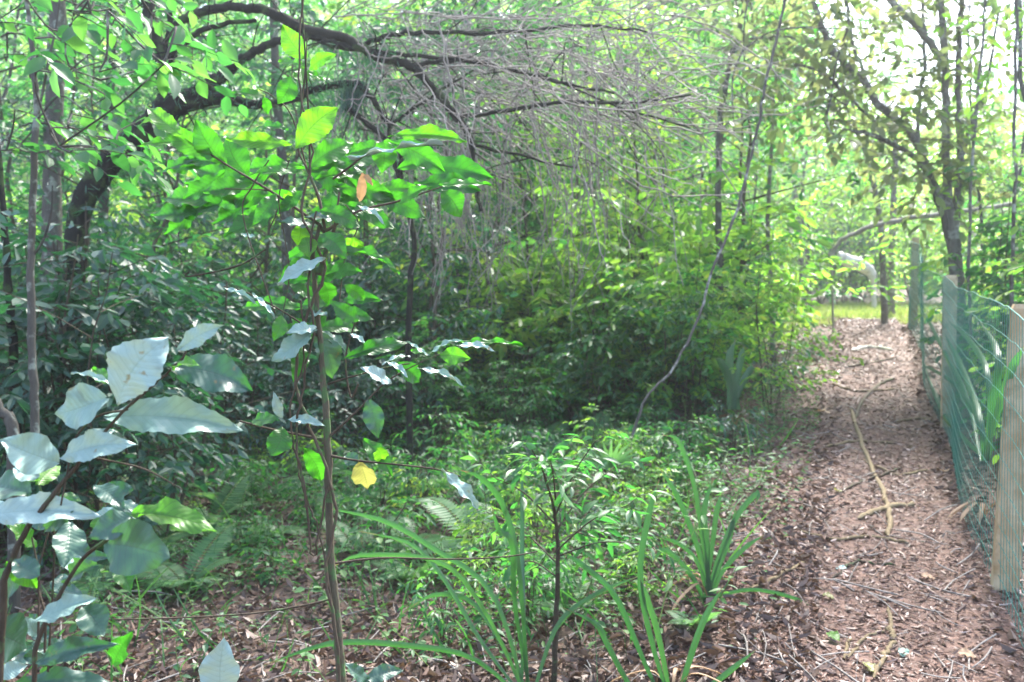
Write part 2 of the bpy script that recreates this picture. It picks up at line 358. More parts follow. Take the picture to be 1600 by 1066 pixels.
o = b_.build('leaf_litter', M['litter'], smooth=False); tag(o, 'dead brown leaves carpeting the shaded forest floor', 'leaf litter', None, 'stuff')

# ------------------------------------------------------------------ plant generators (prototypes at the origin)
def twig_leaves(LV, p0, dirv, length, nleaf, lsize, droop=.25, wood=None, r0=.003, up=.75, opp=False):
    """one leafy twig; LV collects p,d,n,s"""
    k = 5; t = np.linspace(0, 1, k)
    side = nrm(np.cross(dirv, [0, 0, 1]) + 1e-6)
    pts = p0 + dirv * (t * length)[:, None] + side * (rng.normal(0, .08) * length * t ** 2)[:, None] + np.array([0, 0, -droop * length]) * (t ** 2)[:, None]
    if wood is not None: tube(wood, pts, np.linspace(r0, r0 * .35, k), 3)
    tt = np.linspace(.15, 1, nleaf); P_ = np.stack([np.interp(tt, t, pts[:, i]) for i in range(3)], -1)
    dd = nrm(np.stack([np.interp(tt, t, np.gradient(pts[:, i])) for i in range(3)], -1))
    sg = np.where(np.arange(nleaf) % 2, 1., -1.)[:, None]
    spread = (1.1 * (1 - tt ** 3))[:, None]
    D = dd * .7 + side * sg * spread + rng.normal(0, .22, (nleaf, 3)) + np.array([0, 0, -.18])
    N = np.array([0, 0, 1.]) * up + rng.normal(0, .38, (nleaf, 3)) + dd * -.1
    S = lsize * (.65 + .5 * rng.random(nleaf))
    LV.append((P_, D, N, S))
def flush(bag, LV, T):
    if LV:
        put(bag, T, np.concatenate([l[0] for l in LV]), np.concatenate([l[1] for l in LV]), np.concatenate([l[2] for l in LV]), np.concatenate([l[3] for l in LV]))
def shrub_proto(H, nst, nbr, ntw, nleaf, ls, spread=.6, T=LOW, low=.15, sides=5, r0=.012):
    wood, fol, LV = Bag(), Bag(), []
    for s in range(nst):
        a = rng.random() * 6.28; lean = spread * (.25 + .75 * rng.random())
        h = H * (.6 + .4 * rng.random())
        top = np.array([math.cos(a) * lean * h * .5, math.sin(a) * lean * h * .5, h])
        mid = top * .5 + np.append(rng.normal(0, .06 * h, 2), 0)
        st = curve([np.append(rng.normal(0, .05, 2), -.1), mid, top], 9, .006 * H)
        tube(wood, st, np.linspace(r0, r0 * .3, 9) * (.7 + .6 * rng.random()), sides)
        for b2 in range(nbr):
            f = low + (1 - low) * (b2 + rng.random()) / nbr; q = np.array([np.interp(f, np.linspace(0, 1, 9), st[:, i]) for i in range(3)])
            a2 = rng.random() * 6.28; up = .25 + .5 * rng.random(); L = H * (.18 + .28 * rng.random()) * (1.15 - .6 * f)
            dv = nrm(np.array([math.cos(a2), math.sin(a2), up]))
            br = q + dv * (np.linspace(0, 1, 4) * L)[:, None] + np.array([0, 0, -.12 * L]) * (np.linspace(0, 1, 4) ** 2)[:, None]
            tube(wood, br, np.linspace(r0 * .35, r0 * .15, 4), 3)
            for k in range(ntw):
                g = .25 + .75 * (k + 1) / ntw; q2 = q + dv * L * g - np.array([0, 0, .12 * L * g * g])
                a3 = a2 + rng.normal(0, .9); d3 = nrm(np.array([math.cos(a3), math.sin(a3), rng.normal(.1, .25)]))
                twig_leaves(LV, q2, d3, ls * (1.6 + 2.2 * rng.random()), nleaf, ls, wood=wood, r0=r0 * .12)
    flush(fol, LV, T); return wood, fol
def tree_proto(H, nlimb, ntw, nleaf, ls, crown0=.35, T=LOW, rad=.09, width=.28, lean=.05):
    wood, limb, fol, LV = Bag(), Bag(), Bag(), []
    a = rng.random() * 6.28
    tr = curve([[0, 0, -.3], [rng.normal(0, .03 * H), rng.normal(0, .03 * H), H * .35], [math.cos(a) * lean * H, math.sin(a) * lean * H, H * .7], [math.cos(a) * lean * H * 1.6, math.sin(a) * lean * H * 1.6, H]], 16, .01 * H ** .5)
    rr = rad * (1 - np.linspace(0, 1, 16) ** .8 * .85); tube(wood, tr, rr, 8, lump=.05)
    for i in range(nlimb):
        f = crown0 + (1 - crown0) * (i + rng.random()) / nlimb
        q = np.array([np.interp(f, np.linspace(0, 1, 16), tr[:, k]) for k in range(3)])
        a2 = i * 2.4 + rng.normal(0, .5); L = H * width * (1.2 - .7 * (f - crown0) / (1 - crown0)) * (.6 + .6 * rng.random())
        dv = nrm(np.array([math.cos(a2), math.sin(a2), .25 + .5 * rng.random()]))
        ln = curve([q, q + dv * L * .5 + rng.normal(0, .08 * L, 3), q + dv * L + np.array([0, 0, -.15 * L])], 7)
        tube(limb, ln, np.linspace(rad * .35, rad * .08, 7), 5)
        nsub = max(2, int(L * 2.2))
        for j in range(nsub):
            g = .3 + .7 * (j + rng.random()) / nsub; q2 = np.array([np.interp(g, np.linspace(0, 1, 7), ln[:, k]) for k in range(3)])
            d2 = nrm(rng.normal(0, 1, 3) * np.array([1, 1, .55]) + dv * .6); L2 = L * (.2 + .25 * rng.random())
            tube(limb, [q2, q2 + d2 * L2], [rad * .08, rad * .03], 3)
            for k in range(ntw):
                q3 = q2 + d2 * L2 * (.3 + .7 * rng.random()) + rng.normal(0, .08 * L2, 3)
                d3 = nrm(rng.normal(0, 1, 3) * np.array([1, 1, .4]) + d2 * .5)
                twig_leaves(LV, q3, d3, ls * (1.5 + 2.5 * rng.random()), nleaf, ls, wood=None)
    flush(fol, LV, T); return wood, limb, fol
def make_shrub(name, mats, label, cat, group, **k):
    wd, fo = shrub_proto(**k); e = empty(name, (0, 0, -50), label, cat, group)
    wd.build('stem', mats[0], e); fo.build('foliage', mats[1], e, False); return e
def make_tree(name, mats, label, cat, group, **k):
    tr, lb, fo = tree_proto(**k); e = empty(name, (0, 0, -50), label, cat, group)
    tr.build('trunk', mats[0], e); lb.build('branchwork', mats[0], e); fo.build('crown', mats[1], e, False); return e
PROTO = []
def reg(e): PROTO.append(e); return e
M['bark_sap'] = bark('mossy_sapling_bark', (.035, .032, .022), (.12, .105, .07), (.07, .13, .05), .45, 90)
M['bark_brown'] = bark('brown_stem', (.03, .023, .016), (.10, .078, .055), (.07, .11, .045), .3, 80)
M['bark_pale'] = bark('pale_lichened_bark', (.06, .052, .045), (.22, .20, .18), (.3, .3, .27), .4)
BB, BG, BD = M['bark_brown'], M['bark_grey'], M['bark_dark']
S_under = [reg(make_shrub('forest_shrub', (BB, M['leaf_under']), 'x', 'shrub', 'g', H=h, nst=st, nbr=nb, ntw=4, nleaf=6, ls=l)) for h, st, nb, l in ((1.7, 6, 8, .075), (2.4, 5, 9, .12), (1.3, 8, 7, .05), (2.2, 4, 8, .15))]
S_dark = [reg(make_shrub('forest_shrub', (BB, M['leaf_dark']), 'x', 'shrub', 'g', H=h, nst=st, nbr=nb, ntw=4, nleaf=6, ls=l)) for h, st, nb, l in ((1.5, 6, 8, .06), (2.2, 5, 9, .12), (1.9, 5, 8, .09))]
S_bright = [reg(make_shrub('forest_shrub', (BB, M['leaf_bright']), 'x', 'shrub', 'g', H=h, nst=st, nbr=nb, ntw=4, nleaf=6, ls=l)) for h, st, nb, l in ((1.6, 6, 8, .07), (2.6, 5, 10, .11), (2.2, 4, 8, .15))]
S_big = [reg(make_shrub('broad_leaved_bush', (BB, M[mm]), 'x', 'shrub', 'g', H=2.3, nst=5, nbr=9, ntw=3, nleaf=5, ls=.16, T=MIDN if mm == 'leaf_under' else MID)) for mm in ('leaf_under', 'leaf_bright')]
S_low = [reg(make_shrub('low_bush', (BB, M[mm]), 'x', 'shrub', 'g', H=h, nst=6, nbr=5, ntw=2, nleaf=5, ls=l, T=t_, r0=.005)) for mm, h, l, t_ in (('leaf_under', .55, .06, MIDN), ('leaf_under', .4, .05, MID), ('leaf_bright', .6, .06, MIDN), ('leaf_dark', .5, .06, MIDN))]
T_under = [reg(make_tree('forest_tree', (BG, M['leaf_under']), 'x', 'tree', 'g', H=h, nlimb=nl, ntw=5, nleaf=7, ls=.13, crown0=c, rad=r)) for h, nl, c, r in ((7.5, 18, .10, .032), (10.5, 22, .12, .048), (9., 20, .14, .06))]
T_bright = [reg(make_tree('forest_tree', (BG, M['leaf_bright']), 'x', 'tree', 'g', H=h, nlimb=nl, ntw=5, nleaf=7, ls=.13, crown0=c, rad=r)) for h, nl, c, r in ((6.5, 14, .15, .05), (10., 18, .2, .09))]
T_low = [reg(make_tree('leafy_tree', (BB, M[mm]), 'x', 'tree', 'g', H=h, nlimb=18, ntw=5, nleaf=7, ls=l, crown0=.06, rad=.035, width=.24)) for mm, h, l in (('leaf_under', 5.0, .11), ('leaf_bright', 5.5, .13), ('leaf_dark', 4.6, .10))]
T_pole = [reg(make_tree('slender_tree', (BG, M['leaf_under']), 'x', 'tree', 'g', H=h, nlimb=8, ntw=4, nleaf=6, ls=.11, crown0=.55, rad=r, width=.16)) for h, r in ((5.5, .022), (7, .035))]

def inside_path(x, y, mrg=0, fm=.25):
    return (x > path_c(y) - .75 - mrg) & (x < fence_x(y) + fm)
# --- understorey shrubs in bands
cnt = 0
def band(protos, n, xr, yr, sc_, label, group, avoid=.35, tries=40, mind=.55, fm=.75):
    global cnt
    placed = []
    for i in range(n):
        for t_ in range(tries):
            y = rng.uniform(*yr); lo, hi = xr; x = rng.uniform(lo if np.isscalar(lo) else lo[0], hi) * (y if abs(hi) < 2 else 1)
            if inside_path(x, y, avoid, fm): continue
            if 12 < y < 26 and abs(x - path_c(y)) < 2.2 + .5 * (y > 14): continue
            if 8.5 < y < 25.5 and (x + .9) / y > .365 and x / y < .42: continue
            if any((x - a) ** 2 + (y - b) ** 2 < mind ** 2 for a, b in placed): continue
            break
        else: continue
        placed.append((x, y)); p = protos[rng.integers(len(protos))]; s = rng.uniform(*sc_)
        dup(p, (x, y, gz(x, y) - .02), rng.random() * 6.28, (s, s, s * rng.uniform(.85, 1.15)), label, group); cnt += 1
# xr given as slope x/y (screen columns): x/y = (px-800)/1386
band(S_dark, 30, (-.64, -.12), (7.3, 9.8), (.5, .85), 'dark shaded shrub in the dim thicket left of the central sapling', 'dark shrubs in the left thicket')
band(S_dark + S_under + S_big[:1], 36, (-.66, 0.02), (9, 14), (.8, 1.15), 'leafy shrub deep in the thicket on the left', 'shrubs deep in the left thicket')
band(S_under, 20, (-.12, .25), (7.6, 10), (.45, .8), 'green shrub in the middle of the undergrowth left of the path', 'green shrubs in the middle undergrowth')
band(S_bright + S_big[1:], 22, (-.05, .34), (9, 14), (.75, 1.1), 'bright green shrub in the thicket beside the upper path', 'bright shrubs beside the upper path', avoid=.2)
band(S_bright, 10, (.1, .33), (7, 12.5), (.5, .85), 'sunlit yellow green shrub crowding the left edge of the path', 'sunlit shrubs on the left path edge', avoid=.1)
band(S_under + S_bright, 30, (.42, .75), (4.5, 13), (.5, .9), 'leafy green shrub growing behind the wire fence', 'shrubs behind the fence', fm=.8)
band(S_under + S_bright + S_big, 60, (-.7, .75), (14, 24), (1.1, 1.8), 'tall leafy shrub far back among the forest trees', 'tall shrubs far back in the forest', mind=.9)
band([T_low[0], T_low[2]], 25, (-.7, .0), (8, 13.5), (.75, 1.1), 'low branching leafy tree veiling the left background', 'leafy trees veiling the left background', mind=1.0)
band(T_low[:2], 20, (.0, .33), (9.5, 15), (.65, 1.0), 'low branching leafy tree veiling the middle background', 'leafy trees veiling the middle background', mind=1.0)
band(T_low[:2], 7, (.47, .75), (7, 14), (.45, .7), 'low branching leafy tree beyond the wire fence', 'leafy trees beyond the fence', mind=1.0, fm=1.3)
band(T_under, 16, (-.75, .15), (11, 22), (.7, 1.1), 'grey trunked forest tree standing back in the left woods', 'trees in the left woods', mind=1.3)
band(T_under + T_bright, 16, (0, .36), (13, 24), (.7, 1.1), 'bright crowned tree behind the thicket left of the path', 'trees behind the middle thicket', mind=1.3)
band(T_bright, 9, (.42, .75), (14, 26), (.45, .62), 'sunlit pale green tree beyond the fence', 'sunlit trees beyond the fence', mind=1.6)
band(T_under + T_bright, 26, (-.8, .36), (25, 42), (1.1, 1.6), 'tall tree in the far background of the forest', 'far background trees', mind=2.5)
band(T_pole, 6, (-.6, .3), (6.5, 14), (.8, 1.2), 'thin straight sapling stem rising from the undergrowth', 'thin saplings in the undergrowth', mind=.8)
band(T_pole, 5, (.45, .7), (6, 14), (.8, 1.2), 'thin straight sapling rising behind the wire fence', 'thin saplings behind the fence', mind=.8)
band(S_low, 66, (-.58, .18), (4.4, 8), (.4, 1.0), 'knee high leafy bush in the undergrowth between the sapling and the thicket', 'low bushes in the undergrowth', mind=.3, avoid=.05)
band(S_low, 12, (-.08, .17), (3.3, 4.6), (.45, .8), 'small leafy bush low in the foreground between the strap leaved clumps', 'small bushes in the lower centre', mind=.25, avoid=.0)
band(S_low, 22, (-.1, .36), (5, 9.5), (.6, 1.2), 'knee high leafy bush near the left verge of the path', 'low bushes near the path verge', mind=.3, avoid=.12)
band(S_under + S_dark, 14, (.5, .72), (4.6, 8.5), (.3, .5), 'small dense shrub pressed close behind the wire mesh', 'small shrubs close behind the fence', mind=.35, fm=.55)
band(S_low, 22, (.5, .75), (4, 9), (.7, 1.2), 'knee high leafy bush behind the wire mesh', 'low bushes behind the fence', mind=.3, fm=.42)
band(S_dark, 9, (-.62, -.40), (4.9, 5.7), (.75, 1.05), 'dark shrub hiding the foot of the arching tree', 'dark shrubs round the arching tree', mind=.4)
dup(S_dark[1], P(1318, 500, 23.5) * [1, 1, 0] + [0, 0, float(gz(*P(1318, 500, 23.5)[:2]))], 1.0, 1.15, 'dark bush in the hollow under the whitish bent log').pop('group', None)
dup(S_dark[0], P(1345, 500, 25) * [1, 1, 0] + [0, 0, float(gz(*P(1345, 500, 25)[:2]))], 2.0, 1.5, 'second dark bush just behind the whitish bent log').pop('group', None)
for px_, d_, sc__, pr_, lab in [(1275, 24, 1.9, S_bright[1], 'sunlit bush left of the dark hollow behind the clearing'), (1385, 25, 1.8, S_bright[2], 'sunlit bush right of the whitish bent log'), (1330, 29, 2.6, S_bright[1], 'tall bright bush closing the view behind the dark hollow'),
                               (1430, 22, 1.5, S_bright[0], 'bright bush beyond the farthest fence post'), (1300, 34, 2.8, S_under[1], 'tall green bush far behind the clearing on the left'), (1370, 33, 2.8, S_bright[1], 'tall green bush far behind the clearing on the right')]:
    q_ = P(px_, 500, d_); dup(pr_, (q_[0], q_[1], float(gz(q_[0], q_[1]))), d_, sc__, lab).pop('group', None)
# --- seedlings
def seedling(H, nl, ls, T=MID):
    wood, fol = Bag(), Bag()
    for s in range(rng.integers(1, 4)):
        top = np.array([rng.normal(0, .25) * H, rng.normal(0, .25) * H, H * rng.uniform(.6, 1)])
        st = curve([np.append(rng.normal(0, .02, 2), -.02), top * .5 + rng.normal(0, .02, 3), top], 6)
        tube(wood, st, np.linspace(.0025, .0012, 6), 3)
        t = np.linspace(.25, 1, nl); p = np.stack([np.interp(t, np.linspace(0, 1, 6), st[:, i]) for i in range(3)], -1)
        a = np.arange(nl) * 2.4 + rng.random() * 6; d = np.stack([np.cos(a), np.sin(a), rng.normal(.15, .2, nl)], -1)
        nn = np.tile([0, 0, 1.], (nl, 1)) + rng.normal(0, .25, (nl, 3))
        put(fol, T, p, d, nn, ls * rng.uniform(.7, 1.2, nl))
    return wood, fol
sd_protos = []
for H_, nl_, ls_, T_, m_ in ((.14, 6, .032, MID, 'cover'), (.24, 9, .045, MIDN, 'cover'), (.34, 12, .045, MID, 'leaf_under'), (.2, 7, .04, MID, 'leaf_bright'), (.42, 14, .05, MIDN, 'cover'), (.3, 12, .03, MID, 'cover')):
    wd, fo = seedling(H_, nl_, ls_, T_); e = reg(empty('seedling', (0, 0, -50), 'x', 'seedling', 'g'))
    wd.build('stem', M['green_stem'], e); fo.build('foliage', M[m_], e); sd_protos.append(e)
band(sd_protos, 130, (-.62, .14), (2.9, 7.6), (.5, 1.15), 'small green seedling sprouting through dead leaves left of the path', 'seedlings on the forest floor', avoid=-.1, mind=.13)
band(sd_protos, 40, (.12, .42), (4.2, 9.5), (.6, 1.2), 'small green seedling along the left verge of the path', 'seedlings on the path verge', avoid=-.02, mind=.13)
band(sd_protos, 20, (.5, .75), (3., 8), (.6, 1.2), 'small green seedling at the foot of the wire fence', 'seedlings by the fence', mind=.13, fm=.2)
band(sd_protos, 100, (.05, .31), (3.1, 8), (.7, 1.5), 'small leafy seedling in the litter strip along the near left side of the path', 'seedlings beside the near path', avoid=-.02, mind=.12)
# ground cover stuff
b_ = Bag(); n = 62000
y = 3.0 + 9 * ry(n) ** 1.1; x = -y * .66 - .3 + (path_c(y) - .45 + y * .66 + .3) * ry(n)
dens = .5 + .5 * np.sin(x * 2.3 + 1.7 * np.sin(y * 1.4)) * np.sin(y * 2.1 + x)
keep = ry(n) < np.clip(dens * sstep(3.6, 6.2, y) + .03, 0, 1); x, y = x[keep], y[keep]; n = len(x)
z = gz(x, y) + .02 + .16 * ry(n) ** 1.6; a = ry(n) * 6.28
put(b_, LOW, np.stack([x, y, z], -1), np.stack([np.cos(a), np.sin(a), rng.normal(0, .25, n)], -1), np.stack([rng.normal(0, .35, n), rng.normal(0, .35, n), np.ones(n)], -1), .012 + .028 * ry(n))
o = b_.build('ground_cover', M['cover'], smooth=False); tag(o, 'low green ground cover of tiny leaves between the dead leaves', 'ground cover', None, 'stuff')
# wiry green stems and grass blades through the litter
b_ = Bag(); n = 1300; y = 3.2 + 6.5 * ry(n); x = -y * .64 + (path_c(y) - .7 + y * .64) * ry(n)
put(b_, leaf_grid(6, 1, .035, .3, 0, .2, .35), np.stack([x, y, gz(x, y)], -1), np.stack([rng.normal(0, .7, n), rng.normal(0, .7, n), np.ones(n)], -1), np.stack([rng.normal(0, 1, n), rng.normal(0, 1, n), .3 * np.ones(n)], -1), .1 + .22 * ry(n))
for i in range(260):
    y0 = 3.1 + 5.5 * rng.random(); x0 = rng.uniform(-.6 * y0, path_c(y0) - .8); a = rng.random() * 6.28; L = rng.uniform(.2, .6); h = rng.uniform(.05, .3)
    q0 = np.array([x0, y0, float(gz(x0, y0))]); dv = np.array([math.cos(a), math.sin(a), 0])
    c = curve([q0, q0 + dv * L * .3 + [0, 0, h], q0 + dv * L * .7 + [0, 0, h * 1.1] + rng.normal(0, .04, 3), q0 + dv * L + [0, 0, h * .4]], 12)
    tube(b_, c, .0013, 3)
    k = 8; put(b_, LOWR, c[2:2 + k], np.stack([rng.normal(0, 1, k), rng.normal(0, 1, k), rng.normal(0, .3, k)], -1), rng.normal(0, .3, (k, 3)) + [0, 0, 1], .02 + .03 * ry(k))
o = b_.build('weeds', M['cover'], smooth=False); tag(o, 'wiry grass blades and trailing weeds growing through the dead leaves', 'weeds', None, 'stuff')
# grass tufts on clearing
b_ = Bag(); n = 9000; y = 12.6 + 12 * ry(n); x = path_c(y) + rng.normal(0, 1.1, n) * (1 + .1 * (y - 12))
k = (np.abs(x - path_c(y)) > .5 - .0 * y) | (y > 14.4); x, y = x[k], y[k]; n = len(x)
put(b_, leaf_low(.08, .1, .3), np.stack([x, y, gz(x, y)], -1), np.stack([rng.normal(0, .4, n), rng.normal(0, .4, n), np.ones(n)], -1), np.stack([ry(n) - .5, ry(n) - .5, .1 * ry(n)], -1), .06 + .12 * ry(n))
o = b_.build('clearing_grass', M['grass'], smooth=False); tag(o, 'short pale sunlit grass in the clearing at the top of the path', 'grass', None, 'stuff')
# distant wood (stuff)
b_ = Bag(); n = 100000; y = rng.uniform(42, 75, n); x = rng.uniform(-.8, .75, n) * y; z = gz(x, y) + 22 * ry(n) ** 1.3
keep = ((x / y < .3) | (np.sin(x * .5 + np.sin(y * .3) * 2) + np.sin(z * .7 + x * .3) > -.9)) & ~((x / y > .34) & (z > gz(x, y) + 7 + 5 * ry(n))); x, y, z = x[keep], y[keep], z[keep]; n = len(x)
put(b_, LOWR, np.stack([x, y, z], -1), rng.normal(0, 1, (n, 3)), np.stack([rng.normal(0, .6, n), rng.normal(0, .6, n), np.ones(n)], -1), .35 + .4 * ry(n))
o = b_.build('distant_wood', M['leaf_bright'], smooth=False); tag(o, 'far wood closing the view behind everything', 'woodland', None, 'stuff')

# ------------------------------------------------------------------ traced plants: base point, parts
def px_tube(bag, pts, d, sides=7, n=None, jit=0., lump=.0):
    """pts = (px, py, width_px[, depth])"""
    w_ = []
    for q in pts:
        dd = q[3] if len(q) > 3 else d
        w_.append(np.append(P(q[0], q[1], dd), q[2] / 2 / F * dd))
    c = curve(w_, n or (len(pts) - 1) * 6 + 1, 0)
    if jit: c[1:-1, :3] += rng.normal(0, jit, (len(c) - 2, 3))
    tube(bag, c[:, :3], np.maximum(c[:, 3], .0006), sides, lump=lump); return c[:, :3]
class Plant:
    def __init__(s, name, label, cat, base, group=None):
        s.base = np.array(base, float); s.e = empty(name, s.base, label, cat, group)
    def part(s, bag, name, m, smooth=True):
        if bag.n: bag.shift(s.base).build(name, m, s.e, smooth)
FINE = [leaf_grid(44, 4, .46, .47, .04, .22, .2, .07, .12, seed=i) for i in range(3)]
FINE_OB = [leaf_grid(44, 4, .5, .56, .04, .2, .2, .08, .14, seed=i + 7) for i in range(3)]
FINE_R = [leaf_grid(40, 4, .72, .48, .008, .22, .16, .09, .08, seed=i + 17) for i in range(3)]
def px_leaf(bag, b, tp, d, wpx, face=.5, dd=None, kind=0, a=None, kind_raw=False):
    p0 = P(b[0], b[1], d); p1 = P(tp[0], tp[1], d + (dd if dd is not None else rng.uniform(-.05, .05)))
    v = p1 - p0; L = np.linalg.norm(v)
    tc = nrm(CAM - p0)
    face = face if kind_raw else .35 + .65 * face
    N = nrm(np.array([0, 0, 1.]) * (1 - face) + tc * face + rng.normal(0, .1, 3))
    T = (FINE, FINE_OB, FINE_R)[kind][rng.integers(3)]; tw = (.46, .5, .72)[kind]
    put(bag, T, p0, v, N, L * 1.02, a, np.array([(wpx * 1.03 / F * d) / (L * tw)]))

# ---- centre sapling (in focus)
D0 = 1.85
base = P(532, 1600, D0); base[2] = gz(base[0], base[1])
cs = Plant('young_sapling', 'slender young sapling in focus in front, bright serrated leaves, vines wound round its stem', 'sapling', base)
st = Bag()
px_tube(st, [(545, 1590, 17), (538, 1200, 16), (534, 1066, 15), (525, 960, 14), (516, 860, 13), (514, 760, 12), (510, 660, 11), (502, 560, 9), (495, 480, 8), (490, 400, 7), (500, 350, 5)], D0, 8, jit=.0012, lump=.05)
cs.part(st, 'stem', M['bark_sap'])
def cs_branch(pts, d):
    br = Bag(); px_tube(br, pts, d); cs.part(br, 'branch', BB)
cs_branch([(498, 430, 9), (512, 385, 7), (524, 350, 5), (530, 300, 3)], D0)
cs_branch([(508, 360, 5), (498, 310, 5), (480, 265, 4), (466, 232, 3), (470, 180, 3), (476, 120, 2.5), (480, 60, 2)], D0)
cs_branch([(484, 272, 4), (483, 200, 3), (478, 110, 3), (474, 40, 2.4), (470, -20, 2)], D0)
cs_branch([(500, 352, 5), (440, 310, 4), (400, 285, 4), (350, 255, 3), (320, 235, 3), (290, 215, 2)], D0)
cs_branch([(508, 362, 5), (560, 330, 4), (620, 315, 3.5), (690, 292, 2)], D0)
cs_branch([(520, 280, 4), (545, 262, 3.5), (570, 242, 3), (612, 213, 2.5)], D0 + .05)
cs_branch([(480, 265, 3), (455, 180, 2.4), (425, 150, 2), (405, 140, 1.6)], D0 + .03)
cs_branch([(500, 352, 5), (516, 380, 3), (530, 388, 2)], D0)
cs_branch([(512, 600, 4), (545, 590, 3), (600, 575, 2.6), (640, 568, 2)], D0)
cs_branch([(512, 685, 5), (560, 640, 3), (600, 600, 2.6), (640, 575, 2), (690, 552, 2), (716, 540, 1.6)], D0)
cs_branch([(512, 688, 5), (470, 680, 4), (420, 670, 3.4), (375, 658, 3)], D0)
cs_branch([(514, 712, 5), (560, 720, 3.4), (640, 728, 2.8), (690, 735, 2.6), (720, 745, 2)], D0)
cs_branch([(520, 935, 4), (480, 945, 3.4), (400, 958, 3), (290, 965, 2.6), (180, 968, 2)], D0 + .05)
cs_branch([(524, 880, 4), (600, 872, 3), (700, 874, 2.6), (790, 870, 2.4), (840, 862, 2)], D0 + .1)
cs_branch([(496, 525, 5), (470, 505, 3), (430, 480, 2.6), (380, 455, 2.2), (350, 448, 2)], D0)

fo = Bag(); dk = Bag(); pl = Bag(); ye = Bag(); vn = Bag()
G = [((478, 90), (441, 38), 32, .85, .95, 0), ((484, 108), (518, 84), 20, .6, .8, 0), ((472, 100), (430, 89), 14, .5, .8, 0), ((476, 132), (472, 100), 22, .8, .85, 0),
     ((455, 122), (434, 160), 30, .8, .5, 0), ((474, 112), (508, 122), 9, .3, .5, 0), ((412, 150), (368, 138), 14, .4, .3, 0), ((412, 152), (420, 182), 14, .8, .4, 0),
     ((464, 230), (527, 170), 44, .95, 1., 1), ((452, 224), (352, 210), 25, .7, 1., 1), ((482, 262), (554, 220), 34, .75, .62, 1), ((492, 282), (572, 264), 18, .35, .5, 1),
     ((470, 258), (368, 252), 28, .45, .6, 1), ((462, 268), (395, 262), 16, .35, .4, 0), ((448, 200), (395, 190), 15, .4, .25, 0),
     ((282, 210), (228, 158), 27, .85, .95, 0), ((330, 242), (250, 190), 32, .8, .7, 0), ((285, 222), (222, 218), 17, .4, .7, 0), ((354, 256), (306, 190), 38, .75, .45, 1),
     ((388, 275), (356, 214), 44, .8, .35, 1), ((345, 252), (268, 240), 22, .4, .3, 0), ((392, 285), (318, 292), 30, .55, .3, 1), ((410, 290), (330, 322), 28, .6, .25, 1), ((300, 252), (240, 262), 18, .4, .2, 0),
     ((430, 305), (395, 345), 26, .7, .3, 0), ((612, 212), (732, 212), 22, .55, .8, 1), ((600, 222), (597, 268), 36, .85, .6, 2), ((608, 222), (692, 264), 34, .75, .45, 1),
     ((600, 224), (540, 235), 20, .4, .5, 0), ((590, 228), (636, 232), 20, .5, .8, 0), ((690, 292), (764, 280), 17, .35, .55, 0), ((690, 298), (716, 336), 36, .8, .4, 1), ((625, 318), (667, 288), 18, .5, .55, 0),
     ((555, 330), (600, 322), 26, .6, .4, 0), ((526, 386), (626, 408), 17, .25, .4, 1), ((500, 365), (538, 398), 30, .6, .25, 1), ((500, 330), (560, 350), 26, .6, .3, 1), ((480, 400), (430, 440), 22, .5, .35, 0),
     ((510, 430), (560, 420), 26, .5, .35, 0), ((505, 440), (515, 480), 26, .8, .45, 0), ((560, 500), (520, 470), 24, .7, .25, 0), ((440, 495), (428, 530), 22, .8, .6, 0), ((420, 480), (372, 474), 16, .5, .55, 0), ((470, 480), (395, 462), 22, .3, .35, 0),
     ((690, 555), (732, 560), 26, .85, .75, 2), ((720, 537), (812, 528), 11, .2, .5, 0), ((664, 548), (640, 545), 12, .6, .6, 0), ((440, 668), (424, 708), 36, .8, .35, 1), ((474, 700), (505, 756), 30, .8, .5, 1), ((430, 655), (388, 650), 24, .6, .35, 0),
     ((470, 540), (460, 590), 26, .8, .3, 0), ((570, 690), (612, 740), 26, .8, .4, 0), ((540, 560), (640, 530), 24, .45, .1, 1), ((615, 568), (662, 600), 28, .7, .1, 1), ((520, 300), (505, 345), 26, .7, .2, 0), ((470, 300), (430, 330), 20, .6, .2, 0)]
for b0, t0, w0, fc, av, kd in G: px_leaf(fo, b0, t0, D0 + rng.uniform(-.06, .08), w0, fc, kind=kd, a=av)
for b0, t0, w0, fc, kd in [((492, 515), (524, 590), 38, .85, 1), ((495, 518), (552, 548), 22, .3, 1), ((576, 626), (590, 684), 30, .9, 2), ((560, 722), (537, 710), 22, .8, 2), ((492, 350), (440, 340), 20, .3, 1), ((530, 345), (480, 330), 18, .3, 1)]:
    px_leaf(dk, b0, t0, D0, w0, fc, kind=kd)
for b0, t0, w0, fc, kd in [((492, 515), (420, 556), 34, .35, 1), ((505, 402), (432, 432), 24, .3, 1), ((494, 510), (452, 512), 22, .3, 1), ((668, 556), (640, 530), 9, .1, 0), ((672, 552), (716, 524), 12, .1, 0), ((716, 540), (772, 540), 13, .1, 0),
                       ((655, 576), (728, 592), 13, .1, 0), ((606, 566), (636, 582), 11, .1, 0), ((612, 598), (574, 570), 24, .3, 1), ((640, 556), (598, 560), 9, .1, 0), ((548, 522), (580, 542), 11, .1, 0), ((440, 652), (430, 616), 15, .4, 0), ((452, 655), (504, 660), 15, .3, 0),
                       ((350, 450), (400, 466), 9, .1, 0), ((395, 462), (430, 488), 9, .1, 0), ((552, 252), (680, 203), 9, .1, 0), ((560, 322), (600, 340), 10, .1, 0), ((510, 490), (478, 488), 15, .4, 0), ((398, 372), (375, 360), 9, .2, 0), ((690, 736), (755, 792), 22, .2, 1)]:
    px_leaf(pl, b0, t0, D0 - .03, w0, fc, kind=kd)  # these leaves carry their sky sheen in the pale colour
px_leaf(ye, (562, 722), (574, 770), D0, 36, .9, kind=2)
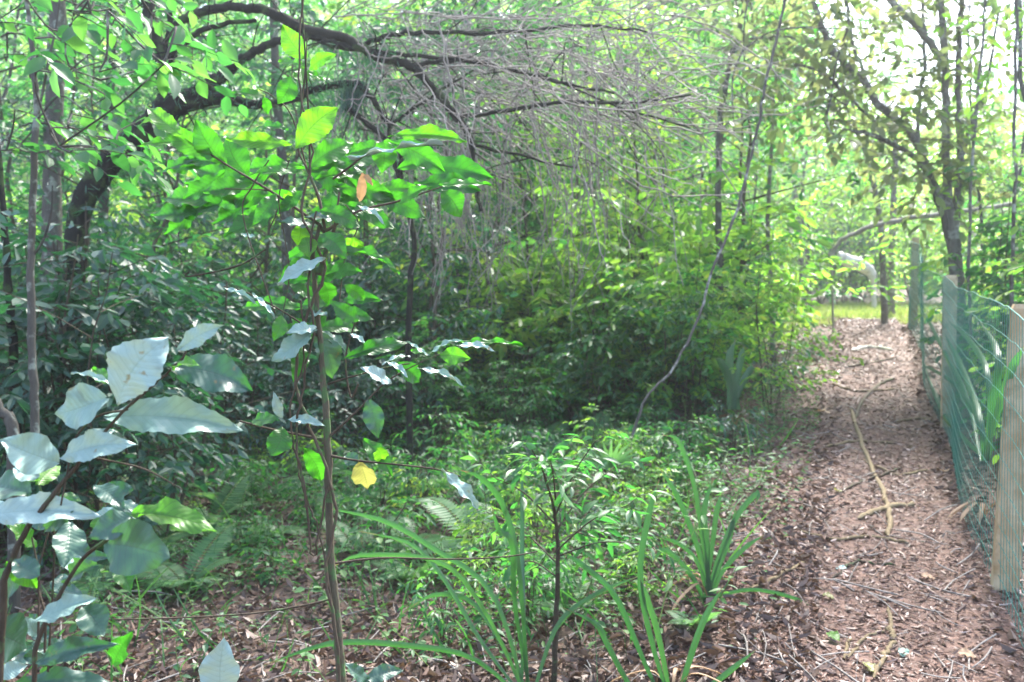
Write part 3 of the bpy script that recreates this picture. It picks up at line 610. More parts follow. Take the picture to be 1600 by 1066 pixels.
for i in range(30):
    ax, ay = (rng.uniform(300, 500), rng.uniform(235, 330)) if i < 17 else (rng.uniform(480, 660), rng.uniform(235, 340))
    an = rng.uniform(-.45, .7); L = rng.uniform(72, 108); sg = -1 if ax < 470 else 1
    px_leaf(fo, (ax, ay), (ax + sg * L * math.cos(an), ay + L * math.sin(an) * .8), D0 + rng.uniform(.05, .3), L * .34, rng.uniform(.3, .8), kind=1, a=rng.uniform(.1, .6))
for i in range(16):
    ax, ay = rng.uniform(440, 540), rng.uniform(360, 520); an = rng.uniform(-.3, 1.0); L = rng.uniform(40, 70); sg = rng.choice([-1, 1])
    px_leaf(fo, (ax, ay), (ax + sg * L * math.cos(an), ay + L * math.sin(an) * .8), D0 + rng.uniform(.0, .2), L * .4, rng.uniform(.3, .8), kind=0, a=rng.uniform(.0, .45))
cs.part(fo, 'foliage', M['leaf_sap'])
cs.part(dk, 'dark_leaves', M['leaf_teal']); cs.part(pl, 'pale_leaves', M['leaf_pale']); cs.part(ye, 'yellow_leaf', M['leaf_yellow'])
dl = Bag()
px_leaf(dl, (566, 272), (560, 322), D0, 14, .8, a=.6); px_leaf(dl, (568, 274), (585, 290), D0, 10, .5, a=.4)
cs.part(dl, 'dead_leaf', M['dry'])

# ---- vines twined on the sapling
base = P(470, 1500, D0 - .02); base[2] = gz(base[0], base[1])
vp = Plant('twining_vine', 'thin dark vines looping beside the sapling stem with small round bright leaves', 'vine', base)
vb = Bag(); vl = Bag()
px_tube(vb, [(500, 1590, 6), (530, 1066, 5), (508, 900, 5), (525, 800, 5), (498, 700, 5), (462, 600, 5), (478, 500, 5), (506, 420, 5), (472, 330, 4), (488, 240, 3), (466, 120, 3), (474, -10, 3)], D0 - .02, jit=.002)
px_tube(vb, [(512, 760, 4), (490, 870, 3), (478, 780, 4), (463, 700, 4), (470, 620, 4), (488, 520, 4), (482, 430, 4), (494, 330, 3)], D0 - .03, jit=.002)
px_tube(vb, [(525, 1000, 4), (500, 840, 2.5), (486, 800, 2.5), (466, 730, 3), (454, 640, 3), (474, 560, 3), (470, 470, 3)], D0 - .02, jit=.002)
px_tube(vb, [(440, 500, 2), (452, 430, 2), (446, 380, 2), (436, 310, 2), (452, 250, 2)], D0 - .03)
px_tube(vb, [(430, 490, 2), (380, 340, 2), (395, 290, 2.4), (420, 250, 2)], D0 - .02)
px_tube(vb, [(295, 425, 2.4), (292, 432, 3), (340, 424, 3), (380, 412, 3), (415, 390, 2.4)], D0 - .02)
px_tube(vb, [(420, 360, 2), (432, 330, 2), (426, 300, 2), (350, 295, 1.6)], D0)
px_tube(vb, [(560, 600, 3), (548, 620, 3), (540, 560, 3), (556, 500, 2.4)], D0)
px_tube(vb, [(530, 470, 2.4), (540, 400, 2.4), (560, 350, 2), (540, 320, 2)], D0)
vp.part(vb, 'stem', BB)
for b0, t0, w0 in [((452, 300), (446, 316), 14), ((432, 318), (415, 330), 13), ((470, 352), (465, 384), 26), ((478, 372), (482, 400), 28), ((555, 372), (548, 396), 34), ((570, 390), (548, 382), 22), ((590, 700), (598, 724), 22), ((455, 300), (462, 292), 12)]:
    px_leaf(vl, b0, t0, D0 - .02, w0, .9, kind=2, a=1.)
vp.part(vl, 'foliage', M['leaf_sap'])

# ---- front left broad-leaved plant
D1 = 1.2
base = P(20, 2100, D1 + .05); base[2] = gz(base[0], base[1])
fl = Plant('broad_leaved_shrub', 'large leaved shrub in the near left corner with waxy leaves painted whitish blue for sky sheen', 'shrub', base)
sb = Bag()
px_tube(sb, [(-30, 2400, 16), (-8, 1500, 15), (0, 1000, 13), (20, 870, 10), (70, 790, 8), (130, 712, 6), (190, 645, 5), (240, 600, 4.5), (285, 560, 4), (288, 530, 2.5)], D1, jit=.001)
px_tube(sb, [(20, 1500, 9), (52, 1090, 8), (60, 1000, 8), (120, 885, 6), (165, 845, 6), (205, 808, 4)], D1)
px_tube(sb, [(95, 790, 3), (105, 740, 3), (115, 690, 3.5), (150, 652, 4), (200, 640, 3.5)], D1)
px_tube(sb, [(125, 712, 4), (180, 722, 3), (230, 735, 3), (285, 765, 2)], D1)
px_tube(sb, [(60, 1000, 4), (60, 900, 3), (50, 840, 3)], D1 + .05)
px_tube(sb, [(75, 1050, 4), (85, 850, 3), (75, 800, 3), (60, 755, 3)], D1 + .03)
px_tube(sb, [(70, 1020, 4), (70, 960, 4), (55, 900, 3), (65, 870, 3), (95, 760, 3)], D1 + .08)
px_tube(sb, [(-10, 990, 8), (-8, 1066, 9), (-12, 1200, 9)], D1 + .02)
fl.part(sb, 'stem', BB)
pale = [((184, 630), (252, 532), 78, .7, 1), ((172, 652), (370, 662), 56, .65, 0), ((164, 622), (80, 645), 66, .7, 2), ((88, 722), (6, 686), 60, .7, 2), ((98, 714), (194, 690), 44, .55, 0), ((284, 545), (340, 508), 30, .5, 0),
        ((176, 600), (112, 572), 10, .1, 0), ((-20, 806), (142, 796), 46, .45, 0), ((120, 700), (178, 668), 22, .4, 0), ((60, 745), (20, 728), 30, .4, 2), ((60, 970), (145, 930), 34, .5, 2)]
teal = [((266, 574), (392, 602), 60, .6, 1), ((46, 770), (-30, 745), 54, .5, 2), ((168, 850), (254, 872), 80, .85, 2), ((203, 806), (140, 836), 42, .6, 2), ((150, 882), (84, 908), 36, .6, 2), ((-20, 990), (46, 1014), 74, .8, 2),
        ((60, 1034), (162, 1004), 34, .5, 0), ((20, 1072), (182, 1062), 34, .4, 1), ((120, 780), (60, 830), 40, .6, 2), ((30, 900), (-20, 940), 60, .8, 2), ((110, 820), (100, 880), 44, .7, 2), ((130, 950), (160, 990), 44, .6, 2), ((60, 900), (20, 870), 34, .6, 2), ((150, 760), (190, 790), 30, .4, 0)]
grn = [((60, 756), (98, 722), 30, .8, 0, .9), ((62, 752), (18, 724), 18, .5, 0, .8), ((204, 804), (324, 810), 42, .6, 1, .75), ((10, 880), (60, 920), 34, .8, 0, .7), ((180, 600), (140, 568), 22, .7, 0, .5), ((270, 576), (300, 560), 20, .4, 0, .7)]
b1, b2, b3 = Bag(), Bag(), Bag()
for b0, t0, w0, fc, kd in pale: px_leaf(b1, b0, t0, D1 + rng.uniform(-.03, .03), w0, fc, kind=kd)
for b0, t0, w0, fc, kd in teal: px_leaf(b2, b0, t0, D1 + rng.uniform(-.03, .08), w0, fc, kind=kd)
for b0, t0, w0, fc, kd, av in grn: px_leaf(b3, b0, t0, D1 + rng.uniform(-.03, .03), w0, fc, kind=kd, a=av)
for i in range(34):
    ax, ay = rng.uniform(-10, 210), rng.uniform(760, 1080); an = rng.uniform(0, 6.28); L = rng.uniform(34, 64)
    px_leaf((b2, b2, b3, b1)[rng.integers(4)] if i % 3 else b2, (ax, ay), (ax + L * math.cos(an), ay + L * math.sin(an) * .7), D1 + rng.uniform(.08, .45), L * .5, rng.uniform(.2, .9), kind=int(rng.integers(3)), a=rng.uniform(.0, .5))
fl.part(b1, 'pale_leaves', M['leaf_pale']); fl.part(b2, 'dark_leaves', M['leaf_teal']); fl.part(b3, 'green_leaves', M['leaf_sap'])
# pale seedling at bottom
base = P(345, 1120, 2.2); base[2] = gz(base[0], base[1])
q = Plant('broad_leaf_seedling', 'seedling with one upright speckled whitish leaf at the bottom edge', 'seedling', base)
b1, b2 = Bag(), Bag(); px_tube(b2, [(345, 1600, 4), (347, 1200, 4), (345, 1075, 3)], 2.2); px_leaf(b1, (345, 1085), (348, 1005), 2.2, 58, .8, kind=2)
q.part(b2, 'stem', M['green_stem']); q.part(b1, 'leaf', M['leaf_pale'])
base = P(575, 1200, 2.3); base[2] = gz(base[0], base[1])
q = Plant('broad_leaf_seedling', 'seedling with smooth pale oval leaves at the foot of the central stem', 'seedling', base)
b1, b2 = Bag(), Bag(); px_tube(b2, [(575, 1500, 4), (577, 1200, 4), (572, 1060, 3)], 2.3)
for t0, w0 in (((545, 1035), 22), ((630, 1045), 24), ((600, 1075), 26), ((560, 1075), 24)): px_leaf(b1, (574, 1062), t0, 2.3, w0, .5, kind=0, a=.6)
q.part(b2, 'stem', M['green_stem']); q.part(b1, 'leaves', M['leaf_teal'])

# ---- arching old tree
DA = 6.0
base = P(95, 700, DA); base[2] = gz(base[0], base[1])
at_ = Plant('arching_tree', 'old dark mossy tree leaning and arching across the upper left', 'tree', base)
tb = Bag()
px_tube(tb, [(100, 730, 38), (104, 620, 35), (110, 520, 33), (116, 420, 32), (126, 330, 34), (158, 268, 38), (212, 220, 42), (250, 180, 42), (268, 160, 34)], DA, 12, jit=.006, lump=.05)
at_.part(tb, 'trunk', BD)
def limb_tree(pl, lst, d, m, name='limb', sides=8, twg=True):
    for pts in lst:
        lb = Bag(); c = px_tube(lb, pts, d, sides, jit=.005, lump=.04)
        if twg:
            for i in range(2, len(c) - 1, 2):
                if rng.random() < .65:
                    L = rng.uniform(.15, .6); dv = nrm(rng.normal(0, 1, 3) + np.array([.4, 0, .1]))
                    q = curve([c[i], c[i] + dv * L * .5 + rng.normal(0, .04, 3), c[i] + dv * L + np.array([0, 0, -.2 * L])], 6)
                    tube(lb, q, np.linspace(.006, .002, 6), 4)
        pl.part(lb, name, m)
limb_tree(at_, [
    [(262, 178, 30), (258, 130, 24), (251, 80, 20), (233, 22, 18), (222, -50, 16)],
    [(262, 90, 12), (266, 50, 10), (264, -10, 9)],
    [(258, 85, 14), (268, 50, 14), (300, 24, 14), (350, 12, 14), (400, 14, 15), (440, 27, 17), (475, 45, 17), (540, 62, 16), (590, 88, 15), (640, 102, 14), (680, 140, 13), (712, 182, 13), (735, 220, 11), (738, 270, 9), (752, 330, 6)],
    [(262, 100, 10), (275, 80, 9), (300, 56, 9), (340, 40, 8), (400, 32, 7)],
    [(255, 178, 40), (300, 150, 28), (340, 125, 20), (380, 92, 15), (420, 70, 13), (455, 60, 12), (500, 60, 10), (545, 76, 9)],
    [(262, 168, 34), (330, 155, 22), (400, 163, 15), (450, 157, 13), (490, 140, 12), (550, 130, 12), (572, 142, 10), (600, 182, 8), (608, 195, 7), (605, 222, 6)],
    [(540, 168, 10), (570, 190, 9), (602, 218, 8), (618, 260, 7), (632, 300, 6)],
    [(480, 52, 12), (520, 70, 10), (600, 82, 8), (700, 92, 6), (770, 102, 5), (880, 130, 4), (960, 165, 4), (1080, 200, 3)],
    [(570, 70, 8), (600, 58, 8), (660, 50, 7), (780, 52, 6), (900, 40, 5), (1010, 50, 3)],
    [(640, 104, 8), (680, 98, 7), (740, 94, 7), (850, 122, 5), (960, 146, 4)],
    [(712, 184, 8), (800, 172, 7), (880, 160, 6), (1000, 160, 5), (1080, 148, 3)],
    [(735, 225, 6), (800, 240, 5), (900, 262, 3)],
    [(608, 196, 6), (640, 175, 5), (690, 140, 4), (740, 110, 3)],
], DA, BD)
ms = Bag(); tops = [(130, 310), (165, 258), (215, 205), (300, 140), (330, 150), (360, 108), (400, 155), (490, 138), (545, 130), (590, 88), (560, 135), (280, 150), (250, 165), (190, 235)]
for px0, py0 in tops:
    n = 130; q0 = P(px0, py0, DA); pp = q0 + rng.normal(0, 1, (n, 3)) * [.13, .06, .05]
    put(ms, leaf_low(.14), pp, rng.normal(0, 1, (n, 3)) + [0, 0, -.4], rng.normal(0, 1, (n, 3)) + [0, 0, 1], .03 + .05 * ry(n))
n = 160; put(ms, leaf_low(.05), P(553, 140, DA) + rng.normal(0, 1, (n, 3)) * [.05, .04, .03], rng.normal(0, .25, (n, 3)) + [0, 0, -1], rng.normal(0, 1, (n, 3)), .08 + .14 * ry(n))
at_.part(ms, 'moss', M['leaf_dark'], False)
LV = []; fo = Bag()
for i in range(520):  # unseen leaf clusters above the frame, added to shade the forest floor
    v = nrm(rng.normal(0, 1, 3)) * rng.random() ** .4 * [3.2, 3.2, 1.3] + [-1.6, 8.2, 7.4]
    if v[2] < 1.5 + .40 * v[1] + .5: continue
    twig_leaves(LV, v, nrm(rng.normal(0, 1, 3) * [1, 1, .3]), .5, 8, .15, wood=None)
flush(fo, LV, MID); at_.part(fo, 'crown', M['leaf_under'])
# dry vine tangle
base = P(800, 640, 7.2); base[2] = gz(base[0], base[1])
vt = Plant('dead_vine_tangle', 'grey tangle of leafless vines and twigs hanging from the arching tree', 'vine tangle', base)
tb = Bag()
for i in range(430):
    px0, py0 = rng.uniform(520, 1020), rng.uniform(10, 190); d = rng.uniform(5.4, 8)
    L = rng.uniform(80, 360); an = rng.normal(.28, .55)
    if rng.random() < .25: an = rng.uniform(1.2, 1.9)
    p1 = (px0 + L * math.cos(an), py0 + L * math.sin(an) * .8)
    sag = rng.uniform(-50, 60); wd_ = rng.uniform(1.0, 2.6)
    px_tube(tb, [(px0, py0, wd_), ((px0 * 2 + p1[0]) / 3, (py0 * 2 + p1[1]) / 3 + sag, wd_), ((px0 + p1[0] * 2) / 3, (py0 + p1[1] * 2) / 3 + sag, wd_), (p1[0], p1[1], wd_ * .6, d + rng.normal(0, .3))], d, 4, 14, jit=.01)
for i in range(110):       # drooping curtain
    px0 = rng.normal(700, 50) if i < 70 else rng.normal(900, 110); d = rng.uniform(6.2, 8); py0 = rng.uniform(170, 300); L = rng.uniform(100, 260)
    px_tube(tb, [(px0, py0, 1.6), (px0 + rng.normal(0, 14), py0 + L * .5, 1.6), (px0 + rng.normal(0, 30), py0 + L, 1.2)], d, 3, 9, jit=.01)
vt.part(tb, 'vines', M['twig'])

# ---- thin tree on the left
base = P(52, 660, 4.2); base[2] = gz(base[0], base[1])
q = Plant('thin_lichened_tree', 'thin upright grey lichened trunk near the left edge', 'tree', base)
tb = Bag(); px_tube(tb, [(55, 700, 14), (53, 600, 13), (48, 460, 12), (50, 340, 11), (57, 180, 10), (52, 90, 8), (42, -10, 6), (36, -200, 5)], 4.2, 8, jit=.002, lump=.05); q.part(tb, 'trunk', BG)
lb = Bag(); px_tube(lb, [(52, 400, 4), (70, 370, 4), (80, 330, 3), (82, 290, 2)], 4.2); px_tube(lb, [(60, 180, 4), (75, 100, 4), (88, 40, 3), (95, -20, 3)], 4.2); px_tube(lb, [(60, 185, 3), (95, 150, 3), (140, 180, 2)], 4.1)
fo = Bag(); LV = []
for i in range(46):
    p0 = P(rng.uniform(-30, 260), rng.uniform(-40, 250), rng.uniform(3.0, 4.6)); a = rng.uniform(-1.2, 1.2)
    nodes = [P(55, yy, 4.2) for yy in range(-60, 260, 20)] if i == 0 else nodes
    q0 = min(nodes, key=lambda t_: np.linalg.norm(t_ - p0)); nodes.append(p0)
    tube(lb, curve([q0, (q0 + p0) / 2 + rng.normal(0, .04, 3), p0], 7), np.linspace(.005, .003, 7), 4)
    twig_leaves(LV, p0, nrm(np.array([math.cos(a), math.sin(a), rng.normal(-.1, .3)])), rng.uniform(.2, .4), 6, .10, wood=lb, r0=.003)
flush(fo, LV, MID); q.part(lb, 'twigs', BG); q.part(fo, 'crown', M['leaf_under'])
for (pts, d, lab) in [([(85, 560, 32), (80, 400, 30), (84, 200, 27), (90, 0, 25), (92, -150, 24)], 8.5, 'broad blurred grey trunk behind the thin left tree'),
                      ([(25, 640, 14), (15, 480, 12), (5, 340, 10), (-8, 180, 9)], 5, 'leaning dark stem at the far left edge'),
                      ([(20, 690, 18), (0, 640, 16), (-40, 560, 16)], 4, 'grey leaning branch stub at the left edge above the pale leaves'),
                      ([(460, 640, 18), (452, 480, 17), (444, 300, 15), (430, 100, 13), (425, -80, 12)], 10, 'straight grey trunk directly behind the focused sapling'),
                      ([(640, 470, 10), (648, 380, 9), (630, 300, 8), (625, 240, 6)], 6.4, 'dark crooked dead stem beneath the arching limbs'),
                      ([(170, 520, 18), (160, 400, 16), (166, 250, 15), (175, 60, 14), (170, -100, 13)], 11, 'distant trunk seen under the leaning tree')]:
    base = P(*pts[0][:2], d); base[2] = gz(base[0], base[1])
    nm = 'leaning_sapling' if 'stub' in lab else ('dead_tree' if 'dead' in lab else 'forest_tree')
    bot = (pts[0][0] * 1.0, 480 + (1.5 - float(base[2]) + .1) / d * F, pts[0][2] * 1.1)
    q = Plant(nm, lab, 'tree', base)
    e = Bag(); px_tube(e, [bot] + pts if bot[1] > pts[0][1] + 4 else pts, d, 9, jit=.004, lump=.05); q.part(e, 'trunk', BD if 'dark' in lab else BG)
# ---- liana
base = P(990, 670, 5.2); base[2] = gz(base[0], base[1])
e = Bag(); px_tube(e, [(988, 680, 5), (1010, 622, 4), (1052, 575, 4), (1092, 495, 4.2), (1112, 425, 4.2), (1150, 335, 4.5), (1168, 265, 4.5), (1184, 200, 4.5), (1198, 125, 4.5), (1216, 50, 4.5), (1228, -30, 4.5), (1232, -200, 4.5)], 5.2, 7, jit=.003)
e.shift(base); o = e.build('liana', M['bark_pale']); o.location = base; tag(o, 'long bare liana snaking from undergrowth up to the top right of centre', 'liana')

# ---- right trees behind the fence
DR = 8.6
base = P(1502, 600, DR); base[2] = gz(base[0], base[1])
rt = Plant('branching_tree', 'many stemmed tree rising behind the fence with olive brown leaves', 'tree', base)
tb = Bag()
px_tube(tb, [(1506, 620, 25), (1500, 500, 23), (1494, 420, 21), (1486, 350, 17), (1480, 280, 13), (1478, 200, 12), (1476, 80, 11), (1468, -40, 10), (1460, -250, 10)], DR, 9, jit=.005, lump=.06)
rt.part(tb, 'trunk', M['bark_pale'])
RL = [[(1497, 440, 16), (1494, 330, 12), (1500, 250, 10), (1497, 120, 9), (1504, -40, 8)],
      [(1490, 390, 12), (1462, 300, 11), (1440, 258, 9), (1412, 235, 8), (1370, 214, 7), (1330, 205, 5)],
      [(1478, 330, 12), (1450, 265, 11), (1420, 205, 12), (1375, 165, 12), (1345, 120, 11), (1310, 90, 10), (1284, 40, 9), (1262, -30, 8)],
      [(1476, 100, 11), (1440, 50, 11), (1392, 0, 10), (1360, -50, 8)],
      [(1434, 235, 7), (1436, 160, 6), (1446, 90, 6), (1440, -30, 5)],
      [(1360, 140, 6), (1330, 60, 5), (1320, -30, 4)],
      [(1500, 255, 8), (1520, 190, 6), (1545, 120, 5), (1560, 20, 4)],
      [(1420, 205, 6), (1370, 190, 5), (1290, 118, 5), (1240, 100, 4)],
      [(1310, 90, 6), (1250, 60, 5), (1180, 60, 4), (1120, 80, 3)]]
fo = Bag(); LV = []
for pts in RL:
    lb = Bag(); c = px_tube(lb, pts, DR, 7, jit=.006, lump=.04)
    for i in range(3, len(c)):
        for j in range(2):
            if rng.random() < .62:
                dv = nrm(rng.normal(0, 1, 3) * [1, .8, .6]); L = rng.uniform(.2, .75)
                q2 = c[i] + dv * L; tube(lb, [c[i], q2], [.005, .003], 3)
                for k in range(2): twig_leaves(LV, c[i] + dv * L * rng.uniform(.4, 1), nrm(dv + rng.normal(0, .6, 3)), .3, 4, .13, wood=lb)
    rt.part(lb, 'limb', M['bark_pale'])
for i in range(330):  # extra crown clusters out of view overhead, added to keep sun off the path
    v = nrm(rng.normal(0, 1, 3)) * rng.random() ** .4 * [3.4, 3.8, 1.4] + [4.6, 9.2, 7.6]
    if v[2] < 1.5 + .40 * v[1] + .5: continue
    twig_leaves(LV, v, nrm(rng.normal(0, 1, 3) * [1, 1, .3]), .5, 8, .15, wood=None)
flush(fo, LV, MID); rt.part(fo, 'crown', M['leaf_olive'])
# overhanging olive bough at the top, right of centre
base = P(1130, 560, 9); base[2] = gz(base[0], base[1])
ov = Plant('overhanging_tree', 'slim tree right of centre whose olive brown foliage overhangs from the top', 'tree', base)
tb = Bag(); px_tube(tb, [(1132, 640, 12), (1128, 480, 11), (1122, 300, 10), (1130, 150, 9), (1160, 20, 8), (1175, -120, 6)], 9, 7, jit=.006); ov.part(tb, 'trunk', BG)
lb = Bag(); fo = Bag(); LV = []
for i in range(40):
    px0, py0 = rng.uniform(1085, 1330), rng.uniform(-60, 230)
    if (px0 - 1085) * .5 + 60 < py0 and rng.random() < .5: continue
    p0 = P(px0, py0, rng.uniform(7.5, 9.5)); a = rng.uniform(0, 6.28)
    nodes = [P(1126 + max(0, 150 - yy) * .22, yy, 9) for yy in range(-100, 280, 25)] if i == 0 else nodes
    q0 = min(nodes, key=lambda t_: np.linalg.norm(t_ - p0)); nodes.append(p0)
    tube(lb, curve([q0, (q0 + p0) / 2 + rng.normal(0, .06, 3), p0], 7), np.linspace(.010, .005, 7), 4)
    for k in range(4): twig_leaves(LV, p0 + rng.normal(0, .12, 3), nrm(np.array([math.cos(a + k), math.sin(a + k), rng.normal(-.1, .3)])), .3, 4, .13, wood=lb, r0=.004)
flush(fo, LV, MID); ov.part(lb, 'branchwork', BG); ov.part(fo, 'crown', M['leaf_olive'])
# slender pair by the crest, bent pole, bleached log
for pts, d, lab in [([(1382, 508, 11), (1380, 420, 10), (1373, 330, 9), (1352, 235, 8), (1335, 190, 6), (1325, 60, 5)], 13, 'slender reddish grey tree standing at the right of the clearing'),
                    ([(1394, 500, 12), (1392, 420, 11), (1396, 330, 10), (1400, 200, 8)], 15.5, 'dim trunk just right of the slender tree at the clearing'),
                    ([(1208, 560, 9), (1206, 480, 8), (1200, 360, 7), (1205, 240, 6), (1212, 100, 4)], 9.5, 'thin upright stem inside the bright shrubs left of the path'),
                    ([(1580, 640, 6), (1582, 400, 6), (1586, 200, 5), (1590, -40, 5)], 7, 'thin vertical stem at the far right edge'),
                    ([(1520, 600, 5), (1514, 400, 5), (1524, 200, 5), (1536, 60, 4), (1540, -40, 4)], 8, 'thin stem just right of the branching tree')]:
    base = P(*pts[0][:2], d); base[2] = gz(base[0], base[1])
    bot = (pts[0][0], 480 + (1.5 - float(base[2]) + .1) / d * F, pts[0][2] * 1.1)
    q = Plant('slender_tree', lab, 'tree', base)
    tb = Bag(); c = px_tube(tb, [bot] + pts if bot[1] > pts[0][1] + 4 else pts, d, 7, jit=.005, lump=.04); q.part(tb, 'trunk', M['bark_pale'])
    lb = Bag(); fo = Bag(); LV = []
    for i in range(len(c) // 3, len(c)):
        for k in range(2): twig_leaves(LV, c[i], nrm(rng.normal(0, 1, 3)), rng.uniform(.3, .7), 7, .09, wood=lb)
    flush(fo, LV, LOW); q.part(lb, 'twigs', BG); q.part(fo, 'foliage', M['leaf_bright'], False)
e = Bag(); px_tube(e, [(1296, 400, 7), (1320, 372, 7), (1370, 352, 8), (1450, 336, 8), (1600, 318, 7), (1700, 300, 6)], 11.5, 6, jit=.01)
px_tube(e, [(1297, 398, 5), (1300, 440, 3.5), (1302, 520, 3.5)], 11.5, 6); base = P(1300, 530, 11.5); e.shift(base); o = e.build('bent_pole', M['twig']); o.location = base; tag(o, 'long bare pole bent over sideways above the clearing', 'fallen branch')
e = Bag(); pe = [(1311, 402, 17), (1325, 407, 20), (1348, 416, 20), (1361, 427, 15), (1365, 450, 8), (1365, 500, 8)]
px_tube(e, pe, 19.5, 9, jit=.01); c0 = P(1311, 402, 19.5); tube(e, [c0 + [-.01, 0, 0], c0 + [-.012, 0, 0]], [.118, .001], 9); base = P(1362, 505, 19.5); e.shift(base); o = e.build('bleached_log', M['log']); o.location = base; tag(o, 'short whitish broken log bent across the far end of the clearing', 'log')

# ---- fence
fposts = [(fence_x(y), y) for y in (.2, 3.7, 6.9, 12.6)]
base = np.array([fposts[0][0], fposts[0][1], float(gz(*fposts[0]))])
fe = Plant('wire_fence', 'green wire mesh fence on timber posts running up along the right of the path', 'fence', base)
dirn = nrm(np.array([.405, 1.0, 0])); nor = np.array([dirn[1], -dirn[0], 0])
def box_post(x, y, wd, h, lean=0.):
    me = Bag(); c, s = dirn[0], dirn[1]; zs = [-.3, .4, h - .02, h, h]
    z0 = float(gz(x, y)); rw = [wd / 2, wd / 2, wd / 2, wd / 2 - .008, .001]
    V = []
    for z, r in zip(zs, rw):
        for a, b2 in ((-1, -1), (-.86, -1), (.86, -1), (1, -1), (1, -.86), (1, .86), (1, 1), (.86, 1), (-.86, 1), (-1, 1), (-1, .86), (-1, -.86)):
            k = .985 if abs(a) == abs(b2) == 1 else 1
            o_ = nor * a * r * k + dirn * b2 * r * k * .85; V.append([x + o_[0] + .055 * nor[0] + lean * (z - .6), y + o_[1] + .055 * nor[1], z0 + z])
    V = np.array(V); i = np.arange(4)[:, None] * 12; j = np.arange(12)[None]; j2 = (j + 1) % 12
    Q = np.stack([i + j, i + j2, i + 12 + j2, i + 12 + j], -1).reshape(-1, 4)
    me.add(V, Q, V[:, :2], np.full(len(V), rng.random())); return me
for k, (x, y) in enumerate(fposts): fe.part(box_post(x, y, .098, 1.2 + (.05 if k == 3 else 0), .05 if k == 1 else 0), 'post', M['post'], False)
def fpt(s, h):      # s = distance parameter (y), h 0..1 height
    s = np.asarray(s, float); x = fence_x(s); z0 = gz(x, s)
    sag = .04 * np.sin(np.clip((s - 6.9) / 5.7, 0, 1) * np.pi) + .015 * np.sin(np.clip((s - 3.7) / 3.2, 0, 1) * np.pi) + .01 * np.sin(np.clip((s - .2) / 3.5, 0, 1) * np.pi)
    H = 1.19 - sag; bulge = -.07 * np.sin(np.clip((s - 6.9) / 5.7, 0, 1) * np.pi * 2) * h - .03 * np.sin(s * 1.7) * (1 - h)
    return np.stack([x - nor[0] * .004 + nor[0] * bulge, s - nor[1] * .004 + nor[1] * bulge, z0 + .01 + h * H], -1)
wb = Bag(); ss = np.arange(.25, 12.7, .06)
hs = np.linspace(0, 1, 5)
for s in ss:
    tube(wb, fpt(np.full(5, s) + rng.normal(0, .0015, 5), hs), .0017, 3, a=.5)
fe.part(wb, 'mesh_uprights', M['wire'])
wb = Bag(); 
for h in np.array([0, .055, .11, .17, .23, .30, .38, .47, .58, .69, .80, .90, 1.0]):
    s = np.linspace(.2, 12.7, 140); pt = fpt(s, np.full(140, h)); pt[:, 2] += rng.normal(0, .002, 140)
    tube(wb, pt, .0028 if h in (0, 1) else .0018, 4, a=.5)
fe.part(wb, 'mesh_line_wires', M['wire'])



# ------------------------------------------------------------------ strap-leaved plants
def blade(bag, pts, wid, d=None, n=14, world=False, a=None):
    c = curve([p if world else P(p[0], p[1], p[2] if len(p) > 2 else d) for p in pts], n)
    t = nrm(np.gradient(c, axis=0)); s = nrm(np.cross(t, nrm(c - CAM) if not world else np.array([.2, .1, 1.]) ) + 1e-4)
    if not world: s = nrm(s + .5 * np.cross(t, [0, 0, 1.]))
    u = np.cross(s, t); f = np.linspace(0, 1, n)
    w_ = wid * np.clip(.55 + 1.1 * f, 0, 1) * np.clip((1 - f) * 4, .06, 1)
    V = np.stack([c - s * w_[:, None] / 2 + u * w_[:, None] * .22, c, c + s * w_[:, None] / 2 + u * w_[:, None] * .22], 1).reshape(-1, 3)
    i = np.arange(n - 1)[:, None] * 3; j = np.arange(2)[None]
    Q = np.stack([i + j, i + 3 + j, i + 4 + j, i + 1 + j], -1).reshape(-1, 4)
    U = np.stack([np.repeat(f, 3), np.tile([0, .5, 1], n)], -1)
    bag.add(V, Q, U, np.full(len(V), rng.random() if a is None else a))
def strap(name, label, bpx, d, blades, wid, mt='blade'):
    base = P(*bpx, d); base[2] = gz(base[0], base[1])
    q = Plant(name, label, 'strap leaved plant', base); bb = Bag()
    for bl in blades:
        blade(bb, [(base - CAM) @ np.eye(3) * 0 if False else (bpx[0] + rng.normal(0, 4), bpx[1], d)] + bl, wid * rng.uniform(.8, 1.1), d)
    q.part(bb, 'blades', M[mt])
    db = Bag()
    for i in range(5):
        a = rng.random() * 6.28; L = min(wid * rng.uniform(8, 14), .22); dv = np.array([math.cos(a), math.sin(a), 0]) * L
        blade(db, [base + [0, 0, .02], base + dv * .3 + [0, 0, L * .45], base + dv * .8 + [0, 0, L * .3], base + dv * 1.1 + [0, 0, .02]], wid * .7, world=True)
    q.part(db, 'dead_blades', M['dry'])
